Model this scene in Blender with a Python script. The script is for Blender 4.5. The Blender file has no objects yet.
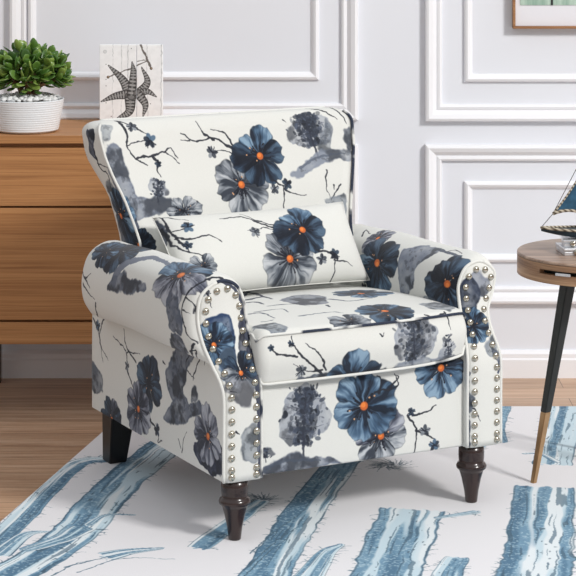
import bpy, bmesh, math, random
import numpy as np
from mathutils import Vector, Matrix

# ------------------------------------------------------------------ camera, world, lights, exposure
S = bpy.context.scene
COL = S.collection
cam_d = bpy.data.cameras.new('camera')
cam = bpy.data.objects.new('camera', cam_d); COL.objects.link(cam)
cam.location = (0, 0, 1.558); cam.rotation_euler = (math.pi/2, 0, 0)
cam_d.sensor_width = 36.0; cam_d.sensor_fit = 'HORIZONTAL'
cam_d.lens = 36.0*2185/576
cam_d.shift_y = -(288+136)/576
cam_d.clip_end = 60
S.camera = cam

W = bpy.data.worlds.new('world'); S.world = W; W.use_nodes = True
_N = W.node_tree.nodes; _L = W.node_tree.links
_tc = _N.new('ShaderNodeTexCoord'); _sp = _N.new('ShaderNodeSeparateXYZ'); _rp = _N.new('ShaderNodeValToRGB')
_L.new(_tc.outputs['Generated'], _sp.inputs[0]); _L.new(_sp.outputs['Z'], _rp.inputs[0])      # dim warm room low down, pale ceiling above
_rp.color_ramp.elements[0].position = 0.0; _rp.color_ramp.elements[0].color = (.40, .385, .37, 1)
_rp.color_ramp.elements[1].position = .75; _rp.color_ramp.elements[1].color = (.93, .96, 1.0, 1)
_L.new(_rp.outputs[0], _N['Background'].inputs[0]); _N['Background'].inputs[1].default_value = 0.84

def area(name, loc, target, size, power, color, size_y=None):
    l = bpy.data.lights.new(name, 'AREA'); l.energy = power; l.color = color
    l.shape = 'RECTANGLE'; l.size = size; l.size_y = size_y or size
    o = bpy.data.objects.new(name, l); COL.objects.link(o); o.location = loc
    d = Vector(target)-Vector(loc); o.rotation_euler = d.to_track_quat('-Z', 'Y').to_euler()
    return o
area('window_light', (6.4, -0.4, 6.3), (0.1, 5.6, 0.3), 1.6, 800, (1.0, 0.98, 0.955))
S.view_settings.view_transform = 'Standard'
S.view_settings.look = 'None'
S.view_settings.exposure = 0.0
S.view_settings.gamma = 1.0
S.view_settings.use_curve_mapping = False

# ------------------------------------------------------------------ helpers
def lin(c):
    return tuple(((v/255)/12.92 if v/255 <= .04045 else ((v/255+.055)/1.055)**2.4) for v in c)

def link(name, me, parent=None, mats=()):
    o = bpy.data.objects.new(name, me); COL.objects.link(o)
    if parent: o.parent = parent
    for m in mats: me.materials.append(m)
    return o

def tag(o, label=None, cat=None, group=None, kind=None):
    if label: o['label'] = label
    if cat: o['category'] = cat
    if group: o['group'] = group
    if kind: o['kind'] = kind
    return o

def empty(name, loc, rz=0):
    o = bpy.data.objects.new(name, None); COL.objects.link(o)
    o.location = loc; o.rotation_euler = (0, 0, rz); o.empty_display_size = .05
    return o

def mesh_from(name, verts, faces, parent=None, mat=None, smooth=True, uvs=None):
    me = bpy.data.meshes.new(name)
    me.from_pydata([tuple(v) for v in verts], [], [tuple(f) for f in faces]); me.update()
    if uvs is not None:                      # per-vertex uv in metres
        lay = me.uv_layers.new(name='UVMap')
        li = np.empty(len(me.loops), dtype=np.int32); me.loops.foreach_get('vertex_index', li)
        lay.data.foreach_set('uv', np.array(uvs, dtype=np.float32)[li].ravel())
    me.polygons.foreach_set('use_smooth', [smooth]*len(me.polygons))
    return link(name, me, parent, [mat] if mat else [])

def fix_normals(o):
    bm = bmesh.new(); bm.from_mesh(o.data); bmesh.ops.recalc_face_normals(bm, faces=bm.faces[:])
    bm.to_mesh(o.data); bm.free(); return o

def bm_obj(name, bm, mat=None, parent=None, smooth=False):
    me = bpy.data.meshes.new(name); bmesh.ops.recalc_face_normals(bm, faces=bm.faces[:])
    bm.to_mesh(me); bm.free()
    me.polygons.foreach_set('use_smooth', [smooth]*len(me.polygons))
    return link(name, me, parent, [mat] if mat else [])

def add_box(bm, x0, x1, y0, y1, z0, z1, bev=0.0, seg=2):
    vs = [bm.verts.new(p) for p in ((x0,y0,z0),(x1,y0,z0),(x1,y1,z0),(x0,y1,z0),(x0,y0,z1),(x1,y0,z1),(x1,y1,z1),(x0,y1,z1))]
    fs = [bm.faces.new([vs[i] for i in f]) for f in ((0,3,2,1),(4,5,6,7),(0,1,5,4),(1,2,6,5),(2,3,7,6),(3,0,4,7))]
    if bev > 0:
        ed = list({e for f in fs for e in f.edges})
        bmesh.ops.bevel(bm, geom=ed, offset=bev, segments=seg, affect='EDGES', profile=.5)

def box(name, x0, x1, y0, y1, z0, z1, mat, parent=None, bev=0.0):
    bm = bmesh.new(); add_box(bm, x0, x1, y0, y1, z0, z1, bev); return bm_obj(name, bm, mat, parent)

def add_lathe(bm, prof, cx=0, cy=0, n=48, cap=True):
    rings = []
    for r, z in prof:
        rings.append([bm.verts.new((cx+r*math.cos(2*math.pi*k/n), cy+r*math.sin(2*math.pi*k/n), z)) for k in range(n)])
    for a, b in zip(rings, rings[1:]):
        for k in range(n): bm.faces.new((a[k], a[(k+1)%n], b[(k+1)%n], b[k]))
    if cap:
        bm.faces.new(rings[0]); bm.faces.new(rings[-1])

def tube_data(pts, radii, n=8, closed=False):
    P = [Vector(p) for p in pts]; m = len(P)
    if not hasattr(radii, '__len__'): radii = [radii]*m
    T = []
    for i in range(m):
        a = P[(i-1) % m] if (closed or i > 0) else P[i]; b = P[(i+1) % m] if (closed or i < m-1) else P[i]
        T.append((b-a).normalized())
    up = Vector((0, 0, 1)) if abs(T[0].z) < .9 else Vector((1, 0, 0))
    N = (up-T[0]*up.dot(T[0])).normalized(); V = []; F = []
    for i in range(m):
        N = (N-T[i]*N.dot(T[i])).normalized(); B = T[i].cross(N)
        for k in range(n):
            a = 2*math.pi*k/n; V.append(P[i]+(N*math.cos(a)+B*math.sin(a))*radii[i])
    for i in range(m if closed else m-1):
        j = (i+1) % m
        for k in range(n): F.append((i*n+k, i*n+(k+1)%n, j*n+(k+1)%n, j*n+k))
    if not closed:
        F.append(tuple(range(n))[::-1]); F.append(tuple((m-1)*n+k for k in range(n)))
    return V, F

def tube(name, pts, r, mat, parent=None, n=8, closed=False):
    V, F = tube_data(pts, r, n, closed); return fix_normals(mesh_from(name, V, F, parent, mat))

def add_tube(bm, pts, r, n=8, closed=False):
    V, F = tube_data(pts, r, n, closed); vs = [bm.verts.new(v) for v in V]
    for f in F: bm.faces.new([vs[i] for i in f])

def catmull(pts, per=8, closed=False):
    P = [np.array(p, float) for p in pts]; m = len(P); out = []
    for i in range(m if closed else m-1):
        p0 = P[(i-1) % m] if (closed or i > 0) else P[0]*2-P[1]
        p1 = P[i]; p2 = P[(i+1) % m]
        p3 = P[(i+2) % m] if (closed or i+2 < m) else P[-1]*2-P[-2]
        for k in range(per):
            t = k/per
            out.append(.5*((2*p1)+(-p0+p2)*t+(2*p0-5*p1+4*p2-p3)*t*t+(-p0+3*p1-3*p2+p3)*t**3))
    if not closed: out.append(P[-1])
    return out

def resample(pts, n, closed=False):
    P = np.array(pts, float)
    if closed: P = np.vstack([P, P[:1]])
    d = np.r_[0, np.cumsum(np.linalg.norm(np.diff(P, axis=0), axis=1))]
    t = np.linspace(0, d[-1], n+1 if closed else n)
    R = np.stack([np.interp(t, d, P[:, k]) for k in range(P.shape[1])], 1)
    return R[:-1] if closed else R

def sstep(a, b, x):
    t = np.clip((np.asarray(x, float)-a)/(b-a), 0, 1); return t*t*(3-2*t)

# ------------------------------------------------------------------ node materials
def new_mat(name):
    m = bpy.data.materials.new(name); m.use_nodes = True
    return m, m.node_tree.nodes, m.node_tree.links, m.node_tree.nodes['Principled BSDF']

def plain(name, rgb, rough=.5, metal=0.0, bump=0.0, bscale=200, var=0.0, vscale=20, coat=0.0, spec=.5):
    m, N, L, B = new_mat(name)
    c = lin(rgb)+(1,)
    B.inputs['Base Color'].default_value = c; B.inputs['Roughness'].default_value = rough
    B.inputs['Metallic'].default_value = metal; B.inputs['Coat Weight'].default_value = coat
    B.inputs['Specular IOR Level'].default_value = spec
    tc = N.new('ShaderNodeTexCoord')
    if var > 0:
        n = N.new('ShaderNodeTexNoise'); n.inputs['Scale'].default_value = vscale; n.inputs['Detail'].default_value = 4
        L.new(tc.outputs['Object'], n.inputs['Vector'])
        r = N.new('ShaderNodeValToRGB'); r.color_ramp.elements[0].position = .3; r.color_ramp.elements[1].position = .7
        r.color_ramp.elements[0].color = tuple(v*(1-var) for v in c[:3])+(1,)
        r.color_ramp.elements[1].color = tuple(min(1, v*(1+var)) for v in c[:3])+(1,)
        L.new(n.outputs['Fac'], r.inputs[0]); L.new(r.outputs[0], B.inputs['Base Color'])
    if bump > 0:
        n = N.new('ShaderNodeTexNoise'); n.inputs['Scale'].default_value = bscale; n.inputs['Detail'].default_value = 3
        b = N.new('ShaderNodeBump'); b.inputs['Strength'].default_value = bump; b.inputs['Distance'].default_value = .002
        L.new(tc.outputs['Object'], n.inputs['Vector']); L.new(n.outputs['Fac'], b.inputs['Height']); L.new(b.outputs[0], B.inputs['Normal'])
    return m

def wood(name, cols, grain=(1.2, 30, 30), rough=.45, planks=None, bump=.15, detail=8, fine=1.0):
    """cols: dark, mid, light sRGB.  grain: mapping scale.  planks: (length, width) in metres, grain along x."""
    m, N, L, B = new_mat(name)
    B.inputs['Roughness'].default_value = rough
    tc = N.new('ShaderNodeTexCoord'); mp = N.new('ShaderNodeMapping'); mp.inputs['Scale'].default_value = grain
    L.new(tc.outputs['Object'], mp.inputs['Vector'])
    vec = mp.outputs[0]
    if planks:
        br = N.new('ShaderNodeTexBrick'); br.offset = .37; br.inputs['Scale'].default_value = 1
        br.inputs['Brick Width'].default_value = planks[0]; br.inputs['Row Height'].default_value = planks[1]
        br.inputs['Mortar Size'].default_value = .0012; br.inputs['Color1'].default_value = (0,0,0,1); br.inputs['Color2'].default_value = (1,1,1,1)
        br.inputs['Mortar'].default_value = (.5,.5,.5,1); br.inputs['Mortar Smooth'].default_value = .2
        L.new(tc.outputs['Object'], br.inputs['Vector'])
        ad = N.new('ShaderNodeVectorMath'); ad.operation = 'MULTIPLY_ADD'
        L.new(br.outputs['Color'], ad.inputs[0]); ad.inputs[1].default_value = (3.1, 7.7, 1.3); L.new(mp.outputs[0], ad.inputs[2]); vec = ad.outputs[0]
    n = N.new('ShaderNodeTexNoise'); n.inputs['Scale'].default_value = 1; n.inputs['Detail'].default_value = detail
    n.inputs['Roughness'].default_value = .62; n.inputs['Distortion'].default_value = .7
    L.new(vec, n.inputs['Vector'])
    r = N.new('ShaderNodeValToRGB'); e = r.color_ramp.elements
    e[0].position = .30; e[0].color = lin(cols[0])+(1,); e[1].position = .70; e[1].color = lin(cols[2])+(1,)
    x = e.new(.5); x.color = lin(cols[1])+(1,)
    L.new(n.outputs['Fac'], r.inputs[0]); out = r.outputs[0]
    # fine dark pores
    mp2 = N.new('ShaderNodeMapping'); mp2.inputs['Scale'].default_value = tuple(g*4*fine for g in grain)
    L.new(tc.outputs['Object'], mp2.inputs['Vector'])
    n2 = N.new('ShaderNodeTexNoise'); n2.inputs['Scale'].default_value = 1; n2.inputs['Detail'].default_value = 3
    L.new(mp2.outputs[0], n2.inputs['Vector'])
    r2 = N.new('ShaderNodeValToRGB'); r2.color_ramp.elements[0].position = .35; r2.color_ramp.elements[1].position = .5
    r2.color_ramp.elements[0].color = (.72, .69, .66, 1); r2.color_ramp.elements[1].color = (1, 1, 1, 1)
    L.new(n2.outputs['Fac'], r2.inputs[0])
    mx = N.new('ShaderNodeMix'); mx.data_type = 'RGBA'; mx.blend_type = 'MULTIPLY'; mx.inputs[0].default_value = .8
    L.new(out, mx.inputs[6]); L.new(r2.outputs[0], mx.inputs[7]); out = mx.outputs[2]
    if planks:
        hv = N.new('ShaderNodeMix'); hv.data_type = 'RGBA'; hv.blend_type = 'MULTIPLY'; hv.inputs[0].default_value = .25
        L.new(out, hv.inputs[6]); L.new(br.outputs['Color'], hv.inputs[7])
        mm = N.new('ShaderNodeMix'); mm.data_type = 'RGBA'; L.new(br.outputs['Fac'], mm.inputs[0])
        L.new(hv.outputs[2], mm.inputs[6]); mm.inputs[7].default_value = tuple(v*.35 for v in lin(cols[0]))+(1,); out = mm.outputs[2]
    L.new(out, B.inputs['Base Color'])
    b = N.new('ShaderNodeBump'); b.inputs['Strength'].default_value = bump; b.inputs['Distance'].default_value = .001
    L.new(n2.outputs['Fac'], b.inputs['Height']); L.new(b.outputs[0], B.inputs['Normal'])
    return m

# ------------------------------------------------------------------ painted (numpy, procedural) prints
_rng = np.random.RandomState(5); _LAT = _rng.rand(64, 256, 256).astype(np.float32)
def vnoise(X, Y, scale, seed):
    lat = _LAT[seed % 64]; x = X/scale+seed*3.7+500; y = Y/scale+seed*1.3+500
    xi = np.floor(x).astype(int); yi = np.floor(y).astype(int); fx = x-xi; fy = y-yi
    fx = fx*fx*(3-2*fx); fy = fy*fy*(3-2*fy)
    a = lat[yi % 256, xi % 256]; b = lat[yi % 256, (xi+1) % 256]; c = lat[(yi+1) % 256, xi % 256]; d = lat[(yi+1) % 256, (xi+1) % 256]
    return (a*(1-fx)+b*fx)*(1-fy)+(c*(1-fx)+d*fx)*fy
def fbm(X, Y, scale, seed, o=3):
    s = 0; a = 1; t = 0
    for k in range(o):
        s = s+a*vnoise(X, Y, scale/2**k, seed+k*7); t += a; a *= .55
    return s/t-.5

PAL = {'blue': ((25,34,48),(66,92,118),(132,158,180)), 'navy': ((20,25,36),(38,52,70),(74,96,118)),
       'grey': ((50,56,66),(124,130,138),(188,191,195)), 'mauve': ((40,44,58),(108,112,126),(172,175,184)),
       'teal': ((30,60,82),(74,118,146),(150,184,200))}

class Canvas:
    def __init__(s, u0, v0, u1, v1, ppm, base):
        s.u0, s.v0, s.ppm = u0, v0, ppm
        s.w = int((u1-u0)*ppm)+2; s.h = int((v1-v0)*ppm)+2
        s.u1 = u0+s.w/ppm; s.v1 = v0+s.h/ppm
        s.a = np.empty((s.h, s.w, 3), np.float32); s.a[:] = np.array(base)/255.
    def win(s, x0, y0, x1, y1):
        i0 = max(0, int((x0-s.u0)*s.ppm)); i1 = min(s.w, int((x1-s.u0)*s.ppm)+2)
        j0 = max(0, int((y0-s.v0)*s.ppm)); j1 = min(s.h, int((y1-s.v0)*s.ppm)+2)
        if i1 <= i0 or j1 <= j0: return None
        X, Y = np.meshgrid(s.u0+(np.arange(i0, i1)+.5)/s.ppm, s.v0+(np.arange(j0, j1)+.5)/s.ppm)
        return (slice(j0, j1), slice(i0, i1)), X, Y
    def put(s, sl, al, col):
        al = np.clip(al, 0, 1)[..., None]
        c = np.asarray(col, np.float32)/255.
        s.a[sl] = s.a[sl]*(1-al)+c*al
    @staticmethod
    def sdf(P, X, Y):
        P = np.array(P); d = np.full(X.shape, 1e9); ins = np.zeros(X.shape, bool)
        for k in range(len(P)):
            a = P[k]; b = P[(k+1) % len(P)]; e = b-a; L = e@e+1e-12
            t = np.clip(((X-a[0])*e[0]+(Y-a[1])*e[1])/L, 0, 1)
            d = np.minimum(d, (X-a[0]-t*e[0])**2+(Y-a[1]-t*e[1])**2)
            c = ((a[1] > Y) != (b[1] > Y)) & (X < (b[0]-a[0])*(Y-a[1])/(b[1]-a[1]+1e-12)+a[0])
            ins ^= c
        d = np.sqrt(d); return np.where(ins, -d, d)
    def wash(s, P, col=(140,146,158), al=.8, seed=1, edge=.004, warp=.012, mott=.6, smooth=True):
        P = np.array(P, float)
        if smooth: P = np.array(catmull(P, 5, True))
        m = .02; r = s.win(P[:,0].min()-m, P[:,1].min()-m, P[:,0].max()+m, P[:,1].max()+m)
        if not r: return
        sl, X, Y = r
        Xw = X+fbm(X, Y, .03, seed)*warp*2; Yw = Y+fbm(X, Y, .03, seed+11)*warp*2
        d = s.sdf(P, Xw, Yw)
        n = fbm(X, Y, .035, seed+3, 4)
        rim = sstep(-.010, -.001, d)*.18
        A = sstep(edge*.6, -edge*.6, d)*np.clip(1-mott*.35+mott*1.5*n+rim, .25, 1)*al
        s.put(sl, A, col)
        s.put(sl, sstep(edge, -edge, d)*sstep(-.03, .16, fbm(X, Y, .040, seed+5, 4))*al*.85, np.array(col)*.5)
        s.put(sl, sstep(0, -.006, d)*sstep(.10, .2, fbm(X, Y, .012, seed+8, 3))*al*.4, np.array(col)*.5)
    def stroke(s, P, w, col=(38,40,48), al=.92, seed=1, taper=True):
        P = np.array(catmull(P, 4) if len(P) > 2 else P, float); m = w*2+.004
        r = s.win(P[:,0].min()-m, P[:,1].min()-m, P[:,0].max()+m, P[:,1].max()+m)
        if not r: return
        sl, X, Y = r
        X = X+fbm(X, Y, .012, seed, 2)*.007; Y = Y+fbm(X, Y, .012, seed+9, 2)*.007
        best = np.full(X.shape, -1e9); n = len(P)-1
        for k in range(n):
            a = P[k]; b = P[k+1]; e = b-a; t = np.clip(((X-a[0])*e[0]+(Y-a[1])*e[1])/(e@e+1e-12), 0, 1)
            d = np.hypot(X-a[0]-t*e[0], Y-a[1]-t*e[1]); f = (k+t)/n
            ww = w*(1-.65*f if taper else 1); best = np.maximum(best, ww-d)
        s.put(sl, sstep(-.0007, .0007, best+.0012*fbm(X, Y, .006, seed+4, 2))*al, col)
    def dab(s, x, y, rx, ry, rot, col, al):
        m = max(rx, ry)+.002; r = s.win(x-m, y-m, x+m, y+m)
        if not r: return
        sl, X, Y = r; c, q = math.cos(rot), math.sin(rot)
        u = (X-x)*c+(Y-y)*q; v = -(X-x)*q+(Y-y)*c
        s.put(sl, sstep(1.15, .8, np.sqrt((u/rx)**2+(v/ry)**2))*al, col)
    def flower(s, cx, cy, r, rot=0, pal='blue', n=6, seed=1, orange=True, lower='navy', sx=1., sy=1.):
        rg = random.Random(seed); order = list(range(n)); rg.shuffle(order)
        for k in order:
            a = rot+2*math.pi*(k+rg.uniform(-.18, .18))/n; rr = r*rg.uniform(.86, 1.08); wd = rr*rg.uniform(.40, .52)*6/n
            pl = PAL[pal]
            if lower and (math.sin(a) < -.15 or rg.random() < .2): pl = PAL[lower]
            m = rr*1.15; w = s.win(cx-m*sx, cy-m*sy, cx+m*sx, cy+m*sy)
            if not w: continue
            sl, X, Y = w; dx = (X-cx)/sx; dy = (Y-cy)/sy
            dx = dx+fbm(X, Y, r*.35, seed+k)*r*.16; dy = dy+fbm(X, Y, r*.35, seed+k+20)*r*.16
            u = (dx*math.cos(a)+dy*math.sin(a))/rr; v = (-dx*math.sin(a)+dy*math.cos(a))/wd
            uu = np.clip(u, 0, 1); half = np.sqrt(np.clip(np.sin(math.pi*uu**1.35*.97+.02), 0, 1))*(.35+.75*uu**.6)
            end = 1+.05*np.sin(v*7+k)
            d = np.minimum(half-np.abs(v), np.minimum(u, end-u)*2.2)
            A = sstep(-.02, .10, d)
            st = fbm(np.arctan2(dy, dx)*.9, u*.25, .16, seed+k+3, 3)
            bl = fbm(X, Y, r*.5, seed+k+9, 3)
            t = np.clip(.10+.70*uu+st*1.9+bl*1.1-.25*sstep(-.5, .3, v)+.08*rg.uniform(-2, 2), 0, 1)[..., None]
            d0, d1, d2 = [np.array(c, float) for c in pl]
            col = np.where(t < .5, d0+(d1-d0)*t*2, d1+(d2-d1)*(t-.5)*2)
            col = col*(1-.55*sstep(.16, .0, d)[..., None]*(1-uu[..., None]*.35))
            al = np.clip(A*.96, 0, 1)[..., None]
            s.a[sl] = s.a[sl]*(1-al)+col/255.*al
        for k in range(int(26)):
            a = rg.uniform(0, 6.28); q = r*rg.uniform(.14, .50)
            s.stroke([(cx, cy), (cx+q*math.cos(a)*sx, cy+q*math.sin(a)*sy)], r*.016, (24,26,36), .8, seed+k, False)
            if k % 4 != 2: s.dab(cx+q*math.cos(a)*sx, cy+q*math.sin(a)*sy, r*.028, r*.028, 0, (232,176,130) if k % 8 == 1 else (28,26,34), .85)
        if orange:
            s.dab(cx, cy, r*.12*sx, r*.12*sy, 0, (206,104,50), .95); s.dab(cx-.02*r, cy+.03*r, r*.07*sx, r*.07*sy, 0, (232,132,62), .9)
    def blossom(s, cx, cy, r, pal='blue', seed=1):
        r = r*.82
        rg = random.Random(seed)
        for k in range(5):
            a = 6.283*k/5+rg.uniform(0, .6); c = PAL[pal][rg.choice([0, 1, 1])]
            s.dab(cx+.55*r*math.cos(a), cy+.55*r*math.sin(a), r*.5, r*.36, a, c, .85)
        for k in range(5):
            a = rg.uniform(0, 6.28); s.stroke([(cx, cy), (cx+r*1.0*math.cos(a), cy+r*1.0*math.sin(a))], r*.07, (25,28,38), .8, seed+k, False)
    def tree(s, b, t, hw, seed=1, col=(70,78,94), n=170, wash=True):
        rg = random.Random(seed); b = np.array(b); t = np.array(t); ax = t-b; L = np.linalg.norm(ax); ax = ax/L; sd = np.array([-ax[1], ax[0]])
        prof = [(.30,.55),(.5,1.),(.72,.92),(.9,.6),(1.0,.15),(.9,-.6),(.72,-.95),(.5,-1.),(.3,-.6)]
        if wash: s.wash([b+ax*L*f+sd*hw*q*1.1 for f, q in prof], (142,148,160), .80, seed, .003, .016, .6)
        for k in range(n):
            f = rg.uniform(.26, .97); q = max(-1, min(1, rg.gauss(0, .30)))*(1.15-abs(f-.6))
            p = b+ax*L*f+sd*hw*q; rr = max(.0035, hw*rg.uniform(.05, .15))
            s.dab(p[0], p[1], rr, rr*rg.uniform(.35, .8), rg.uniform(0, 3), np.array(col)*rg.uniform(.42, 1.1), rg.uniform(.35, .9))
        for k in range(n//8):
            f = rg.uniform(.3, .9); q = rg.gauss(0, .45); p = b+ax*L*f; s.stroke([p, p+ax*L*.06+sd*hw*q], .0012, (52,56,68), .6, k)
        s.stroke([b, b+ax*L*.45+sd*hw*.03, b+ax*L*.8], hw*.045+.0006, (48,52,64), .85, seed)
    def band(s, C, w0, w1, seed=1, col=(98,138,164), lo=(62,102,130), ticks=True, al=.92):
        """driftwood trunk: centre line C, half widths, streaks along its length, twiggy outline"""
        P = np.array(catmull(C, 8), float); n = len(P)-1; m = max(w0, w1)*1.2+.02
        r = s.win(P[:,0].min()-m, P[:,1].min()-m, P[:,0].max()+m, P[:,1].max()+m)
        if not r: return
        sl, X, Y = r; bd = np.full(X.shape, 1e9); bf = np.zeros(X.shape); bs = np.zeros(X.shape); ov = np.zeros(X.shape)
        for k in range(n):
            a = P[k]; b = P[k+1]; e = b-a; l2 = e@e+1e-12
            tr_ = ((X-a[0])*e[0]+(Y-a[1])*e[1])/l2; t = np.clip(tr_, 0, 1); dx = X-a[0]-t*e[0]; dy = Y-a[1]-t*e[1]
            d = np.hypot(dx, dy); sg = np.sign(e[0]*dy-e[1]*dx); u = d < bd
            bd = np.where(u, d, bd); bf = np.where(u, (k+t)/n, bf); bs = np.where(u, sg*d, bs)
            o_ = np.maximum(-tr_ if k == 0 else 0, tr_-1 if k == n-1 else 0)*math.sqrt(l2); ov = np.where(u, o_, ov)
        L = np.linalg.norm(np.diff(P, axis=0), axis=1).sum(); hw = w0+(w1-w0)*bf
        hw = hw*(1+.12*(vnoise(bf*L, bs*0, .03, seed)-.5))
        q = bs/hw+.10*(vnoise(bf*L, bs, .06, seed+2)-.5)
        A = sstep(1.02, .96, np.abs(q))*sstep(.014, .010, ov+.02*(vnoise(X, Y, .008, seed)-.5))
        st = vnoise(q*.05, bf*L*.022, .019, seed+4)*.72+vnoise(q*.05, bf*L*.05, .008, seed+6)*.28
        f2 = vnoise(q*.05, bf*L*.35, .006, seed+5)
        fine = fbm(X, Y, .006, seed+6, 2)
        ln = vnoise(q*.05+.002*fine, bf*L*.03, .0035, seed+12)
        s.put(sl, A*al, (222,229,232)); s.put(sl, A*al*sstep(.45, .6, vnoise(q*.05, bf*L*.03, .012, seed+14))*.7, (178,204,216))
        s.put(sl, A*al*sstep(.44, .54, st), col)
        s.put(sl, A*al*sstep(.60, .72, st)*.8, lo)
        s.put(sl, A*al*sstep(.44, .54, st)*sstep(.05, .22, fine)*.55, (205,220,226))
        s.put(sl, A*al*sstep(.88, .94, f2)*.6, (40,64,80))
        s.put(sl, A*al*sstep(.72, .80, ln)*.6, (44,74,94)); s.put(sl, A*al*sstep(.90, 1.0, np.abs(q))*.7, (36,60,78))
        if ticks:
            rg = random.Random(seed)
            for k in range(int(L/.012)):
                i = min(n-1, int(rg.random()*n)); a = P[i]; e = P[i+1]-P[i]; e = e/np.linalg.norm(e); nn = np.array([-e[1], e[0]])*rg.choice([-1, 1])
                h = (w0+(w1-w0)*i/n)*.95; q0 = a+nn*h; g = rg.uniform(.006, .02); dd = nn+e*rg.uniform(-.9, .9)
                s.stroke([q0, q0+dd*g*.6+e*.002, q0+dd*g], .0011, (48,78,96), .75, seed+k)
    def starfish_arm(s, C, hw, seed):
        P = np.array(catmull(C, 8), float); n = len(P)-1; m = hw*1.3
        r = s.win(P[:,0].min()-m, P[:,1].min()-m, P[:,0].max()+m, P[:,1].max()+m)
        if not r: return
        sl, X, Y = r; bd = np.full(X.shape, 1e9); bf = np.zeros(X.shape)
        for k in range(n):
            a = P[k]; e = P[k+1]-a; t = np.clip(((X-a[0])*e[0]+(Y-a[1])*e[1])/(e@e+1e-12), 0, 1); d = np.hypot(X-a[0]-t*e[0], Y-a[1]-t*e[1])
            u = d < bd; bd = np.where(u, d, bd); bf = np.where(u, (k+t)/n, bf)
        q = bd/(hw*(1-.86*bf**1.7)); L = np.linalg.norm(np.diff(P, axis=0), axis=1).sum(); A = sstep(1.03, .95, q)
        hw = hw*1.0; s.put(sl, A, (128, 128, 128)); s.put(sl, A*sstep(.5, 1, q)*.8, (62, 60, 60))
        st = np.sin(bf*L/.0026*2)+.8*(vnoise(X, Y, .003, seed)-.5)
        s.put(sl, A*sstep(.1, .6, st)*sstep(.15, .3, q)*.8, (52, 50, 50)); s.put(sl, A*sstep(.1, .6, -st)*sstep(.95, .6, q)*.55, (196, 196, 196))
    def image(s, name):
        img = bpy.data.images.new(name, s.w, s.h); px = np.ones((s.h, s.w, 4), np.float32); px[..., :3] = np.clip(s.a, 0, 1)
        img.pixels.foreach_set(px.ravel()); img.update(); return img

def paint(cv, items):
    for k, it in enumerate(items):
        kind, pts, kw = it[0], it[1], dict(it[2])
        kw.setdefault('seed', 3+k*5); clip = kw.pop('clip', None); keep = cv.a.copy() if clip else None
        paint_one(cv, kind, pts, kw, k)
        if clip:                                       # this motif is cut at a seam
            lo, hi = CLIP[clip]; v = cv.v0+(np.arange(cv.h)+.5)/cv.ppm; off = (v < lo) | (v > hi); cv.a[off] = keep[off]
def paint_one(cv, kind, pts, kw, k):
    if True:
        if kind == 'wash': cv.wash(pts, **kw)
        elif kind == 'stroke': cv.stroke(pts, kw.pop('w', .0019), **kw)
        elif kind == 'flower': cv.flower(pts[0][0], pts[0][1], kw.pop('r'), **kw)
        elif kind == 'blossom': cv.blossom(pts[0][0], pts[0][1], kw.pop('r'), **kw)
        elif kind == 'tree': cv.tree(pts[0], pts[1], kw.pop('hw'), **kw)
        elif kind == 'dabx': cv.stroke([(pts[0][0]-.006, pts[0][1]+.004), pts[0], (pts[0][0]+.006, pts[0][1]+.005)], .0022, seed=k)
        elif kind == 'bush':
            rg = random.Random(k); hw = kw['hw']; x, y = pts[0]
            for q in range(90):
                a = rg.uniform(0, 6.28); d = hw*rg.uniform(.1, 1); cv.stroke([(x+d*.4*math.cos(a), y+d*.4*math.sin(a)), (x+d*math.cos(a+.5), y+d*math.sin(a+.5))], .0016, (58, 74, 86), .7, q)
        elif kind == 'plank': cv.stroke(pts, kw.get('w', .0006), (178, 180, 182), .7, 3, False)
        elif kind == 'arm': cv.starfish_arm(pts, kw['hw'], k)
        elif kind == 'knob': cv.dab(pts[0][0], pts[0][1], .0042, .0042, 0, (96, 80, 66), 1); cv.dab(pts[0][0]+.001, pts[0][1]+.001, .0018, .0018, 0, (196, 176, 150), .9)
        elif kind == 'ring': cv.dab(pts[0][0], pts[0][1], .0055, .0055, 0, (196, 198, 200), 1); cv.dab(pts[0][0], pts[0][1], .004, .004, 0, (224, 225, 226), 1)
        elif kind == 'spot': cv.dab(pts[0][0], pts[0][1], .0016, .0016, 0, (120, 120, 122), .9)
        elif kind == 'band': cv.band(pts, kw.pop('w0'), kw.pop('w1'), **kw)

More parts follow.
